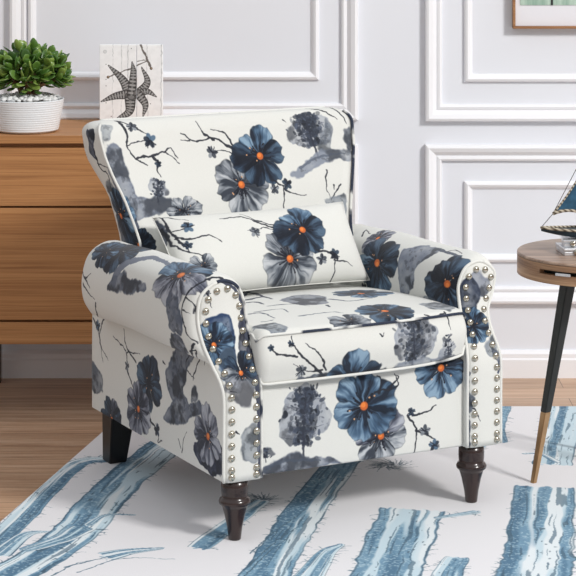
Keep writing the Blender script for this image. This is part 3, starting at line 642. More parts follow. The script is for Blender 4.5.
  ('band', [(0.3536, 5.1942), (0.3954, 5.2123), (0.449, 5.2397)], {'w0': 0.008, 'w1': 0.014, 'seed': 15}),
  ('band', [(0.5291, 4.7191), (0.5745, 4.9865), (0.638, 5.4397)], {'w0': 0.085, 'w1': 0.075, 'seed': 16}),
  ('band', [(0.6843, 5.6635), (0.7449, 5.9837), (0.8039, 6.3186)], {'w0': 0.05, 'w1': 0.06, 'seed': 17}),
  ('band', [(0.5705, 5.8798), (0.5747, 6.037), (0.6188, 6.3186)], {'w0': 0.022, 'w1': 0.03, 'seed': 18}),
  ('band', [(0.6221, 5.7598), (0.6643, 5.7598), (0.697, 5.6825)], {'w0': 0.006, 'w1': 0.012, 'seed': 19, 'ticks': False}),
  ('bush', [(0.2635, 5.6446)], {'hw': 0.075}),
  ('bush', [(-0.0733, 5.3419)], {'hw': 0.07}),
  ('band', [(-0.2003, 4.9732), (-0.1143, 5.2024), (-0.0634, 5.3251)], {'w0': 0.03, 'w1': 0.02, 'seed': 20}),
  ('band', [(0.5669, 5.9837), (0.5122, 5.8292), (0.4563, 5.7305)], {'w0': 0.02, 'w1': 0.01, 'seed': 22}),
 ],
 'board_left': [
  ('plank', [(-0.5211, 1.0237), (-0.5211, 0.7968)], {}),
  ('plank', [(-0.4757, 1.0237), (-0.4757, 0.7968)], {'w': 0.0012}),
  ('plank', [(-0.4953, 1.0237), (-0.4943, 0.7968)], {}),
  ('plank', [(-0.4179, 1.0237), (-0.4179, 0.7968)], {}),
  ('plank', [(-0.3767, 1.0237), (-0.3767, 0.7968)], {'w': 0.001}),
  ('arm', [(-0.4669, 0.8664), (-0.4901, 0.9154), (-0.5329, 0.9592)], {'hw': 0.016521903323262845}),
  ('arm', [(-0.4669, 0.8741), (-0.5108, 0.869), (-0.5546, 0.8525)], {'hw': 0.014318982880161129}),
  ('arm', [(-0.4685, 0.8664), (-0.4721, 0.8226), (-0.5066, 0.803)], {'hw': 0.016521903323262845}),
  ('arm', [(-0.4654, 0.869), (-0.4592, 0.936), (-0.4633, 0.9695)], {'hw': 0.013217522658610273}),
  ('arm', [(-0.4463, 0.8741), (-0.4179, 0.9102), (-0.435, 0.9541)], {'hw': 0.013217522658610273}),
  ('arm', [(-0.4463, 0.8741), (-0.4179, 0.8819), (-0.3911, 0.8664)], {'hw': 0.012116062437059417}),
  ('arm', [(-0.4463, 0.8767), (-0.4241, 0.8432), (-0.4308, 0.8081)], {'hw': 0.013217522658610273}),
  ('stroke', [(-0.5355, 0.9247), (-0.4643, 0.9525)], {'w': 0.0016, 'taper': False, 'col': (96, 90, 86)}),
  ('stroke', [(-0.4489, 0.9577), (-0.4154, 0.9762)], {'w': 0.0016, 'taper': False, 'col': (96, 90, 86)}),
  ('stroke', [(-0.4386, 1.0237), (-0.4066, 0.9515)], {'w': 0.0024, 'taper': False, 'col': (104, 98, 94)}),
  ('stroke', [(-0.4463, 0.9695), (-0.4179, 0.9762)], {'w': 0.001, 'taper': False, 'col': (120, 116, 112)}),
  ('knob', [(-0.5345, 0.9247)], {}),
  ('knob', [(-0.4066, 0.9505)], {}),
  ('ring', [(-0.5438, 1.0005)], {}),
  ('spot', [(-0.4654, 1.0098)], {}),
  ('spot', [(-0.5407, 0.9628)], {}),
  ('spot', [(-0.5407, 0.918)], {}),
  ('spot', [(-0.5407, 0.8989)], {}),
  ('spot', [(-0.5407, 0.8484)], {}),
  ('spot', [(-0.5252, 0.8081)], {}),
  ('spot', [(-0.4087, 0.8458)], {}),
 ],
}
BOUNDS = {}; PRINTED = {}; CLIP = {}
def printed_mat(name, img, rough=.85, weave=900, bump=.25, sheen=.15):
    m, N, L, B = new_mat(name)
    uv = N.new('ShaderNodeUVMap'); uv.uv_map = 'UVMap'
    t = N.new('ShaderNodeTexImage'); t.image = img; t.interpolation = 'Linear'; t.extension = 'EXTEND'
    L.new(uv.outputs[0], t.inputs[0])
    tc = N.new('ShaderNodeTexCoord'); n = N.new('ShaderNodeTexNoise'); n.inputs['Scale'].default_value = weave; n.inputs['Detail'].default_value = 2
    L.new(tc.outputs['Object'], n.inputs['Vector'])
    r = N.new('ShaderNodeValToRGB'); r.color_ramp.elements[0].color = (.93,.93,.93,1); r.color_ramp.elements[1].color = (1,1,1,1)
    r.color_ramp.elements[0].position = .35; r.color_ramp.elements[1].position = .6
    L.new(n.outputs['Fac'], r.inputs[0])
    mx = N.new('ShaderNodeMix'); mx.data_type = 'RGBA'; mx.blend_type = 'MULTIPLY'; mx.inputs[0].default_value = 1
    L.new(t.outputs[0], mx.inputs[6]); L.new(r.outputs[0], mx.inputs[7]); L.new(mx.outputs[2], B.inputs['Base Color'])
    b = N.new('ShaderNodeBump'); b.inputs['Strength'].default_value = bump; b.inputs['Distance'].default_value = .001
    L.new(n.outputs['Fac'], b.inputs['Height']); L.new(b.outputs[0], B.inputs['Normal'])
    B.inputs['Roughness'].default_value = rough; B.inputs['Sheen Weight'].default_value = sheen; B.inputs['Specular IOR Level'].default_value = .25
    return m

FAB = (218, 218, 213)
def print_on(o, key, base=FAB, ppm=800, **kw):
    """turn the metre UVs of o into 0..1, paint its own print and give it the material"""
    lay = o.data.uv_layers['UVMap']; uv = np.empty(len(lay.data)*2, np.float32); lay.data.foreach_get('uv', uv); uv = uv.reshape(-1, 2)
    lo = uv.min(0)-.004; hi = uv.max(0)+.004
    cv = Canvas(lo[0], lo[1], hi[0], hi[1], ppm, base)
    BOUNDS[key] = (cv.u0, cv.v0, cv.u1, cv.v1); PRINTED[key] = o
    paint(cv, PAT.get(key, []))
    lay.data.foreach_set('uv', ((uv-[cv.u0, cv.v0])/[cv.u1-cv.u0, cv.v1-cv.v0]).astype(np.float32).ravel())
    o.data.materials.clear(); o.data.materials.append(printed_mat(key.replace('_', ' ')+' print', cv.image(key), **kw))
    return o

def grid(name, P, uv, parent, closed_u=False, caps=(False, False)):
    """P[i][j] rows x cols of points"""
    nr = len(P); nc = len(P[0]); V = [p for row in P for p in row]; U = [q for row in uv for q in row]; F = []
    for i in range(nr-1):
        for j in range(nc if closed_u else nc-1):
            k = (j+1) % nc; F.append((i*nc+j, i*nc+k, (i+1)*nc+k, (i+1)*nc+j))
    if caps[0]: F.append(tuple(range(nc))[::-1])
    if caps[1]: F.append(tuple((nr-1)*nc+j for j in range(nc)))
    return fix_normals(mesh_from(name, V, F, parent, None, True, U))

# ------------------------------------------------------------------ materials
M = {}
M['wall'] = plain('wall paint', (227, 229, 235), .6, bump=.04, bscale=60)
M['trim'] = plain('white gloss trim', (238, 238, 241), .35, bump=.02, bscale=40)
M['dresser'] = wood('oak veneer', ((152, 102, 60), (178, 126, 78), (194, 142, 92)), grain=(1.1, 60, 110), rough=.5)
M['floor'] = wood('floor boards', ((172, 134, 106), (198, 162, 132), (216, 184, 156)), grain=(1.6, 40, 20), rough=.38, planks=(1.3, .13))
M['darkwood'] = plain('dark stained wood', (42, 25, 21), .25, var=.25, vscale=30, coat=.3)
M['blackwood'] = plain('black painted wood', (24, 22, 22), .4, var=.1)
M['nickel'] = plain('antique nickel', (190, 184, 170), .2, 1.0)
M['walnut'] = wood('walnut rim', ((98, 66, 44), (146, 110, 82), (184, 148, 114)), grain=(3, 3, 70), rough=.45)
M['tabletop'] = wood('walnut top', ((122, 98, 84), (164, 138, 120), (192, 168, 148)), grain=(3, 30, 30), rough=.35)
M['black'] = plain('black steel', (30, 34, 34), .4, var=.1)
M['brass'] = plain('brass', (184, 152, 116), .3, 1.0, var=.1)
M['pot'] = plain('white ceramic', (232, 235, 238), .35, bump=.03)
M['pebble'] = plain('white pebble', (238, 238, 238), .6)
M['pebble2'] = plain('pale grey pebble', (190, 192, 194), .6)
M['soil'] = plain('grey grit', (120, 116, 110), .9, bump=.5, var=.3, vscale=90)
M['stem'] = plain('succulent bark', (122, 92, 64), .8, var=.3, vscale=60, bump=.5)
M['oakframe'] = wood('oak frame', ((120, 80, 50), (158, 112, 74), (180, 134, 94)), grain=(3, 40, 40), rough=.5)
M['mat'] = plain('mount board', (228, 227, 232), .8)
M['silver'] = plain('brushed silver', (214, 216, 220), .28, .6, var=.12, vscale=50)
M['hull'] = plain('teal black hull', (30, 48, 58), .5, var=.3, vscale=30)
M['sail'] = plain('blue sail cloth', (52, 96, 124), .85, var=.25, vscale=60, bump=.3)
M['rope'] = None

def rope_mat():
    m, N, L, B = new_mat('twisted rope'); tc = N.new('ShaderNodeTexCoord'); w = N.new('ShaderNodeTexWave')
    w.inputs['Scale'].default_value = 45; w.bands_direction = 'DIAGONAL'; L.new(tc.outputs['Object'], w.inputs['Vector'])
    r = N.new('ShaderNodeValToRGB'); r.color_ramp.elements[0].color = lin((84, 70, 56))+(1,); r.color_ramp.elements[1].color = lin((206, 196, 176))+(1,)
    L.new(w.outputs['Fac'], r.inputs[0]); L.new(r.outputs[0], B.inputs['Base Color']); B.inputs['Roughness'].default_value = .9; return m
M['rope'] = rope_mat()

def piping_mat(name, bias):
    """white welt cut from the printed cloth: patches of the navy print run over it"""
    m, N, L, B = new_mat(name); tc = N.new('ShaderNodeTexCoord'); n = N.new('ShaderNodeTexNoise'); n.inputs['Scale'].default_value = 9; n.inputs['Detail'].default_value = 3
    L.new(tc.outputs['Object'], n.inputs['Vector']); r = N.new('ShaderNodeValToRGB')
    r.color_ramp.elements[0].color = lin((40, 48, 66))+(1,); r.color_ramp.elements[1].color = lin(FAB)+(1,)
    r.color_ramp.elements[0].position = bias-.02; r.color_ramp.elements[1].position = bias+.03
    L.new(n.outputs['Fac'], r.inputs[0]); L.new(r.outputs[0], B.inputs['Base Color']); B.inputs['Roughness'].default_value = .85; return m
M['pipe'] = piping_mat('welt', .40); M['pipe_white'] = piping_mat('plain welt', .22); M['pipe_dark'] = piping_mat('navy welt', .56); M['pipe_seat'] = piping_mat('seat welt', .47)

def leaf_mat():
    m, N, L, B = new_mat('jade leaf'); oi = N.new('ShaderNodeNewGeometry'); r = N.new('ShaderNodeValToRGB')
    e = r.color_ramp.elements; e[0].color = lin((44, 76, 30))+(1,); e[1].color = lin((136, 160, 76))+(1,)
    x = e.new(.5); x.color = lin((80, 116, 46))+(1,)
    L.new(oi.outputs['Random Per Island'], r.inputs[0]); L.new(r.outputs[0], B.inputs['Base Color'])
    B.inputs['Roughness'].default_value = .28; B.inputs['Subsurface Weight'].default_value = .0; return m
M['leaf'] = leaf_mat()

# ------------------------------------------------------------------ the room
WY = 6.64
PX = 2185/WY                                      # scale of the wall
fl = box('floor', -3.2, 3.4, -1.0, WY+.1, -.05, 0, M['floor']); tag(fl, 'brown wooden board floor', 'floor', kind='structure')
wl = box('wall_back', -3.2, 3.4, WY, WY+.1, -.05, 2.9, M['wall']); tag(wl, 'pale lilac grey panelled wall', 'wall', kind='structure')

def moulding(name, x0, x1, z0, z1, prof):
    """mitred picture-frame moulding on the back wall; prof = (inset, projection)"""
    bm = bmesh.new(); rings = []
    for ins, pr in prof:
        a, b, c, d = x0+ins, x1-ins, z0+ins, z1-ins; y = WY-pr+.001
        rings.append([bm.verts.new(p) for p in ((a, y, c), (b, y, c), (b, y, d), (a, y, d))])
    for p, q in zip(rings, rings[1:]):
        for k in range(4): bm.faces.new((p[k], p[(k+1)%4], q[(k+1)%4], q[k]))
    o = bm_obj(name, bm, M['trim'])
    tag(o, kind='structure'); return o
def wx(x): return (x-288)/PX
def wz(y): return 1.558-(y+136)/PX
BIG = [(0, 0), (0, .016), (.003, .024), (.010, .027), (.022, .022), (.030, .014), (.034, .010), (.038, .013), (.044, .015), (.049, .012), (.052, 0)]
THIN = [(0, 0), (0, .006), (.004, .013), (.010, .016), (.017, .012), (.022, .006), (.026, 0)]
TOP = 2.55
k = 1
for (x0, x1, y1, prof) in ((10, 358, 120, BIG), (28, 319, 80, THIN), (425, 1010, 121, BIG), (464, 975, 82, THIN)):
    tag(moulding('trim_%d' % k, wx(x0), wx(x1), wz(y1), TOP-(.0 if prof is BIG else .14), prof), 'white frame moulding on upper wall'); k += 1
for (x0, x1, y0, y1, prof) in ((10, 358, 144, 303, BIG), (48, 319, 181, 262, THIN), (425, 1010, 144, 303, BIG), (464, 975, 181, 262, THIN)):
    tag(moulding('trim_%d' % k, wx(x0), wx(x1), wz(y1), wz(y0), prof), 'white frame moulding on lower wall'); k += 1
for (x0, x1) in ((-400, -52),):
    tag(moulding('trim_%d' % k, wx(x0), wx(x1), wz(120), TOP, BIG), 'white frame moulding on upper wall'); k += 1
    tag(moulding('trim_%d' % k, wx(x0), wx(x1), wz(303), wz(144), BIG), 'white frame moulding on lower wall'); k += 1
bm = bmesh.new()
bp = [(0, 0), (.020, 0), (.020, .055), (.016, .060), (.016, .072), (.010, .078), (.006, .082), (0, .082)]
a = [bm.verts.new((-3.2, WY-p, z)) for p, z in bp]; b = [bm.verts.new((3.4, WY-p, z)) for p, z in bp]
for i in range(len(bp)-1): bm.faces.new((a[i], a[i+1], b[i+1], b[i]))
bm.faces.new(a); bm.faces.new(b[::-1])
tag(bm_obj('baseboard_back', bm, M['trim']), 'white stepped baseboard', kind='structure')

# ------------------------------------------------------------------ rug
RUGH = .004
RUGC = [(-1.03, 3.5), (2.3, 3.5), (2.3, 6.262), (-.448, 6.262)]
def make_rug():
    n = 24; V = []; U = []; F = []
    h = RUGH
    for i in range(n+1):
        for j in range(n+1):
            s, t = i/n, j/n
            x = (RUGC[0][0]*(1-s)+RUGC[1][0]*s)*(1-t)+(RUGC[3][0]*(1-s)+RUGC[2][0]*s)*t
            y = (RUGC[0][1]*(1-s)+RUGC[1][1]*s)*(1-t)+(RUGC[3][1]*(1-s)+RUGC[2][1]*s)*t
            V.append((x, y, h)); U.append((x, y))
    for i in range(n):
        for j in range(n): F.append((i*(n+1)+j, (i+1)*(n+1)+j, (i+1)*(n+1)+j+1, i*(n+1)+j+1))
    me = mesh_from('area_rug', V, F, None, None, False, U)
    bm = bmesh.new(); bm.from_mesh(me.data)
    r = bmesh.ops.extrude_face_region(bm, geom=bm.faces[:])
    # keep the printed face on top, push the copy down to the floor
    for g in r['geom']:
        if isinstance(g, bmesh.types.BMVert): g.co.z = 0.0005
    bmesh.ops.recalc_face_normals(bm, faces=bm.faces[:]); bm.to_mesh(me.data); bm.free()
    me.data.polygons.foreach_set('use_smooth', [False]*len(me.data.polygons))
    return me
rug = make_rug(); print_on(rug, 'rug', base=(226, 224, 226), ppm=560, weave=500, bump=.3, sheen=.1)
tag(rug, 'white area rug printed with blue driftwood trunks and twigs', 'rug')

# ------------------------------------------------------------------ armchair (local w = width, d = depth, z)
TH = .48
cu = (math.cos(TH), math.sin(TH)); cvv = (-math.sin(TH), math.cos(TH))
WC, DC = .375, .39
AX, AY = -.147, 4.985
cx = AX+WC*cu[0]+DC*cvv[0]; cy = AY+WC*cu[1]+DC*cvv[1]
chair = empty('armchair', (cx, cy, 0), TH)
tag(chair, 'white floral armchair with rolled nailhead arms and dark turned legs', 'armchair')
RUGZ = RUGH
def L3(w, d, z): return (w-WC, d-DC, z)

P0 = [(0,.146),(0,.25),(0,.335),(-.007,.375),(-.021,.415),(-.033,.460),(-.037,.515),(-.027,.565),(.018,.594),(.060,.582),(.081,.54),(.085,.49),(.088,.43),(.094,.36),(.096,.26),(.096,.146)]
P1 = [(0,.146),(0,.28),(.001,.402),(.002,.421),(-.033,.421),(-.062,.462),(-.066,.525),(-.044,.585),(.012,.613),(.070,.592),(.098,.545),(.101,.49),(.101,.43),(.101,.36),(.101,.26),(.101,.146)]
def lean(z): return .062*float(sstep(.34, .53, z))

def make_arm(side):
    mir = (lambda w: w) if side == 'left' else (lambda w: .75-w)
    q0, q1 = np.array(P0, float), np.array(P1, float)
    if side == 'right':                                  # this arm is stuffed a little flatter
        for q in (q0, q1): q[:, 0] = np.where(q[:, 0] < -.002, q[:, 0]*.55, q[:, 0]); q[:, 1] -= .013*sstep(.45, .60, q[:, 1])
        q0[3:8, 0] = [.003, .011, .010, -.016, -.020]; q1[4:7, 0] = [-.004, -.014, -.024]
    a0 = np.array(catmull(q0, 7)); a1 = np.array(catmull(q1, 7)); nc = len(a0)
    # the lower outside stays flat
    arc = np.r_[0, np.cumsum(np.linalg.norm(np.diff(a1, axis=0), axis=1))]+.146
    ctr = np.array([.018, .52]); rows = []; uvs = []
    st = [0, .004, .012, .025, .045, .07]+list(np.linspace(.10, .68, 16))+[.70, .715, .728, .738, .744, .746]
    for s_ in st:
        f = min(1, math.sqrt(max(0, 1-(1-min(s_/.06, 1))**2))); prof = a0*(1-f)+a1*f
        g = 0 if s_ < .68 else min(1, (s_-.68)/.066); shrink = math.sqrt(max(0, 1-g*g))
        row = []; uv = []
        for j in range(nc):
            w, z = prof[j]
            isroll = float(sstep(.405, .43, z)) if j < nc*.55 else 1.0*float(sstep(.43, .50, z))
            k = 1-(1-shrink)*isroll*.92
            ww = ctr[0]+(w-ctr[0])*k if isroll > 0 else w; zz = ctr[1]+(z-ctr[1])*k if isroll > 0 else z
            fl_ = float(1-sstep(0, .30, s_)); d = s_*(.785/.746 if isroll < .5 else 1.0)+lean(z)*fl_
            sag = (-.008*math.sin(math.pi*min(1, s_/.7))-.018*float(sstep(.42, .70, s_)))*isroll
            row.append(L3(mir(ww), d, zz+sag)); uv.append((d, arc[j]))
        rows.append(row); uvs.append(uv)
    arm = grid('arm', rows, uvs, chair, False, (False, True))
    print_on(arm, 'arm_'+side)
    cr = [L3(mir(-.002), d_+0.0, .4165) for d_ in np.linspace(.06, .77, 24)]
    tube('piping', cr, .0028, M['pipe_dark'], arm)  # crease welt; its dark colour also stands in for the shade under the roll
    # front panel, standing slightly proud of the arm
    out = a0[:]; c = np.array([.045, .42])
    n_ = []
    for j in range(nc):
        t = out[min(j+1, nc-1)]-out[max(j-1, 0)]; t = t/np.linalg.norm(t); n_.append(np.array([t[1], -t[0]]))
    n_ = np.array(n_)                                # points inwards
    V = []; U = []; F = []
    for ins, pr in ((.003, -.002), (.004, .004), (.008, .007), (.018, .009)):
        for j in range(nc):
            w, z = out[j]+n_[j]*ins; V.append(L3(mir(w), lean(z)-pr, z)); U.append((w, z))
    for r_ in range(3):
        for j in range(nc-1): F.append((r_*nc+j, r_*nc+j+1, (r_+1)*nc+j+1, (r_+1)*nc+j))
        F.append((r_*nc+nc-1, r_*nc, (r_+1)*nc, (r_+1)*nc+nc-1))
    # fill with rows joined left to right, so the face follows the lean
    h = nc//2; b0 = 3*nc
    for j in range(h-1 if nc % 2 == 0 else h):
        q = (b0+j, b0+j+1, b0+nc-2-j, b0+nc-1-j)
        if len(set(q)) == 4: F.append(q)
        elif len(set(q)) == 3: F.append(tuple(dict.fromkeys(q)))
    pan = fix_normals(mesh_from('front_panel', V, F, arm, None, True, [(mir(u_), v_) for u_, v_ in U]))
    print_on(pan, 'panel_'+side, ppm=1100)
    pp = [L3(mir(w), lean(z)-.001, z) for w, z in a0]
    # the welt: outer run white, inner run darker print
    hh = int(nc*.52)
    outer, inner = pp[:hh+1], pp[hh:]
    tube('piping', outer, .0042, M['pipe_white'], arm)
    tube('piping', inner, .0042, M['pipe_dark'] if side == 'left' else M['pipe_white'], arm)
    # nail heads follow the outline a finger inside the welt
    path = np.array([out[j]+n_[j]*.0165 for j in range(nc)]); R = resample(path, 34)
    proto = None
    for (w, z) in R[:]:
        if z < .153: z = .158
        if proto is None:
            bm = bmesh.new(); bmesh.ops.create_uvsphere(bm, u_segments=16, v_segments=8, radius=.0085)
            for v in bm.verts: v.co.y *= .62
            proto = bm_obj('nail_head', bm, M['nickel'], arm, True); o = proto
        else:
            o = proto.copy(); COL.objects.link(o); o.parent = arm
        o.location = L3(mir(w), lean(z)-.0095, z)
        o['label'] = 'antique nickel nail head'
    return arm
arm_l = make_arm('left'); arm_r = make_arm('right')

# base rail and body box
def rounded_front(name, key, w0, w1, z0, z1, d0, d1, r):
    """block whose front and bottom/top edges are rounded; uv (w,z) in front"""
    prof = []                                         # (d,z) section from back bottom to front to back top
    prof.append((d1, z0)); prof += [(d0+r-r*math.sin(a), z0+r-r*math.cos(a)) for a in np.linspace(0, math.pi/2, 5)]
    prof += [(d0, z) for z in np.linspace(z0+r, z1-r, 10)[1:-1]]
    prof += [(d0+r-r*math.cos(a), z1-r+r*math.sin(a)) for a in np.linspace(0, math.pi/2, 5)]; prof.append((d1, z1))
    rows = []; uv = []
    for w in np.linspace(w0, w1, 30):
        rows.append([L3(w, d, z) for d, z in prof]); uv.append([(w, z if d < d0+r*1.01 else (z0-(d-d0) if z < (z0+z1)/2 else z1+(d-d0))) for d, z in prof])
    o = grid(name, rows, uv, chair, False, (True, True)); print_on(o, key); return o
rounded_front('seat_rail', 'rail', .092, .658, .146, .356, .012, .50, .006)
box('base_frame', .02-WC, .73-WC, .06-DC, .77-DC, .150, .30, plain('dark dust cover', (60, 58, 58), .9), chair)

# seat cushion
def make_cushion():
    w0, w1, d0, d1, z0, z1 = .086, .652, -.004, .60, .356, .482
    r = .016; n = 44; rows = []; uv = []
    prof = [(d1, z0+.02)]+[(d0+r+.0+r*0-(r*math.sin(a)), z0+r-r*math.cos(a)) for a in np.linspace(0, math.pi/2, 5)]
    prof += [(d0-.010*math.sin(math.pi*t), z0+r+(z1-z0-2*r)*t) for t in np.linspace(0, 1, 10)[1:-1]]
    prof += [(d0+r-r*math.cos(a), z1-r+r*math.sin(a)) for a in np.linspace(0, math.pi/2, 5)]
    prof += [(d, z1-.072*(d-d0-r)+.010*math.sin(math.pi*(d-d0)/(d1-d0))) for d in np.linspace(d0+r, d1, 24)[1:]]
    arc = [0]
    for p, q in zip(prof, prof[1:]): arc.append(arc[-1]+math.hypot(p[0]-q[0], p[1]-q[1]))
    wm = (w0+w1)/2
    for i in range(n+1):
        s = -1+2*i/n; e = 1-max(0, abs(s)-.93)/.07; e = math.sqrt(max(0, 1-(1-e)**2)) if e < 1 else 1
        zc = (z0+z1)/2; row = []
        for (d, z) in prof:
            zz = zc+(z-zc)*(.72+.28*e)+(.008*(1-s*s)*min(1, max(0, d-d0)/.1) if d > d0+r and z > z0+.03 else 0)+(.016*max(0, s)**4*(z1-z)/(z1-z0) if d < .2 else 0)
            # front dips in at the corners
            bow = -.010*(1-s*s) if d < d0+.02 else 0
            row.append(L3(wm+(w1-wm)*s, d+bow+.012*(1-e)*(1 if d < .02 else 0), zz))
        rows.append(row); uv.append([(wm+(w1-wm)*s, a_) for a_ in arc])
    o = grid('seat_cushion', rows, uv, chair, False, (True, True)); CLIP['top'] = (arc[15], 9); CLIP['front'] = (-9, arc[15]); print_on(o, 'cushion')
    # welts along the top and bottom front edges
    it = 5+8+2; ib = 3
    for idx, m, rr in ((it, M['pipe_seat'], .0031), (ib, M['pipe'], .0034)):
        pts = [Vector(rows[i][idx])+Vector((0, -.003, .0015 if idx == it else -.001)) for i in range(n+1)]
        if idx == it:                                  # run back along both sides of the top
            lft = [Vector(L3(w0+.002, d, z1-.010-.072*d)) for d in np.linspace(.50, .03, 8)]; rgt = [Vector(L3(w1-.002, d, z1-.010-.072*d)) for d in np.linspace(.03, .50, 8)]
            pts = lft+pts+rgt
        tube('piping', pts, rr, m, o)
    return o
make_cushion()

# back with flared wings
def back_dims(z):
    wl_ = np.interp(z, [.15, .45, .587, .634, .70, .75, .80, .88], [.07, .07, .070, .060, .042, .024, .010, 0])
    fd = np.interp(z, [.15, .45, .587, .634, .70, .75, .80, .833, .89], [.58, .58, .622, .640, .664, .690, .712, .726, .747])
    rd = np.interp(z, [.15, .45, .573, .629, .70, .743, .786, .842, .90], [.785, .775, .762, .772, .778, .815, .856, .864, .860])
    return float(wl_), float(fd), float(rd)
def make_back():
    zt = .887; r = .036; lev = [.16, .3, .42]+list(np.linspace(.46, zt-r, 18))
    nf = 40; rows = []; uv = []; v = None; edgeL = []; edgeR = []
    seq = [(z, 0.0, 0.0, z) for z in lev]
    for a in np.linspace(0, math.pi/2, 9)[1:]:
        seq.append((zt-r+r*math.sin(a), r*(1-math.cos(a)), a, zt-r+r*a))
    for (z, ins, a, vv) in seq:
        zq = min(z, zt-r*.3)
        wl_, fd, rd = back_dims(zq); wr_ = .75-wl_; w0, w1 = wl_+ins, wr_-ins
        th = rd-fd; dins = th*.5*(1-math.cos(a))*.95
        f0, r0 = fd+dins*.8, rd-dins
        row = []; u_ = []
        conc = .020*float(sstep(.42, .60, z))
        for i in range(nf+1):
            s = -1+2*i/nf; puff = conc*(1-abs(s)**3.0)*math.cos(a)
            rc = .010*(max(0, abs(s)-.95)/.05)**2
            row.append(L3(w0+(w1-w0)*(i/nf), f0+puff+rc, z)); u_.append((w0+(w1-w0)*i/nf, vv))
        m = 10
        for i in range(1, m):                          # right side, rolling outwards a little
            t = i/m; bul = .012*math.sin(math.pi*t)*math.cos(a)
            row.append(L3(w1+bul, f0+.01+(r0-f0-.01)*t, z)); u_.append((w1+(r0-f0)*t, vv))
        for i in range(nf+1):
            s = 1-2*i/nf; row.append(L3(w0+(w1-w0)*(1-i/nf), r0+.008*(1-s*s)*math.cos(a), z)); u_.append((w1+(r0-f0)+(w1-w0)*i/nf, vv))
        for i in range(1, m+1):
            t = 1-i/m; bul = .012*math.sin(math.pi*t)*math.cos(a)
            if i == m: t = .02
            row.append(L3(w0-bul, f0+.01+(r0-f0-.01)*t, z)); u_.append((w0-(r0-f0)*t, vv))
        rows.append(row); uv.append(u_)
        if z > .55: edgeL.append(Vector(L3(w0-.001, f0+.004, z))); edgeR.append(Vector(L3(w1+.001, f0+.004, z)))
    # open seam at the left front edge so that the print does not smear
    for row, u_ in zip(rows, uv):
        row.append(row[0]); u_.append(u_[-1])
        u_[-1] = (row and u_[0][0]-.004, u_[0][1])
    o = grid('backrest', rows, uv, chair, False, (True, True)); print_on(o, 'back')
    top = [Vector(rows[-4][i])+Vector((0, -.002, .001)) for i in range(0, nf+1)]
    tube('piping', edgeL[:-3], .0036, M['pipe'], o); tube('piping', edgeR[:-3], .0040, M['pipe_dark'], o)
    back_top = [Vector(rows[-3][i]) for i in range(nf+11, 2*nf+10)]
    tube('piping', back_top, .0040, M['pipe'], o)
    return o
make_back()

# turned front legs, square raked back legs
FP = [(.014, 0), (.0155, .002), (.019, .030), (.026, .062), (.031, .078), (.033, .083), (.039, .088), (.040, .094), (.037, .100), (.032, .103), (.0335, .112), (.034, .130), (.032, .149)]
FP = [(r_*.93, z) for r_, z in FP]
for w in (.042, .684):
    bm = bmesh.new(); add_lathe(bm, [(r_, RUGZ+z*(.146-RUGZ)/.149+.0) for r_, z in FP], *L3(w, .028, 0)[:2], n=32)
    tag(bm_obj('leg', bm, M['darkwood'], chair, True), 'turned dark brown front leg')
for w, sg in ((.055, 1), (.695, -1)):
    bm = bmesh.new(); t, b_ = .034, .024; c0 = L3(w, .735, 0); c1 = L3(w, .765, 0)
    q = [bm.verts.new((c1[0]+x*b_, c1[1]+y*b_, RUGZ)) for x, y in ((-1,-1),(1,-1),(1,1),(-1,1))]
    p = [bm.verts.new((c0[0]+x*t, c0[1]+y*t, .152)) for x, y in ((-1,-1),(1,-1),(1,1),(-1,1))]
    for i in range(4): bm.faces.new((q[i], q[(i+1)%4], p[(i+1)%4], p[i]))
    bm.faces.new(q[::-1]); bm.faces.new(p)
    bmesh.ops.bevel(bm, geom=bm.edges[:], offset=.002, segments=2, affect='EDGES')
    tag(bm_obj('leg', bm, M['blackwood'], chair), 'black square back leg')

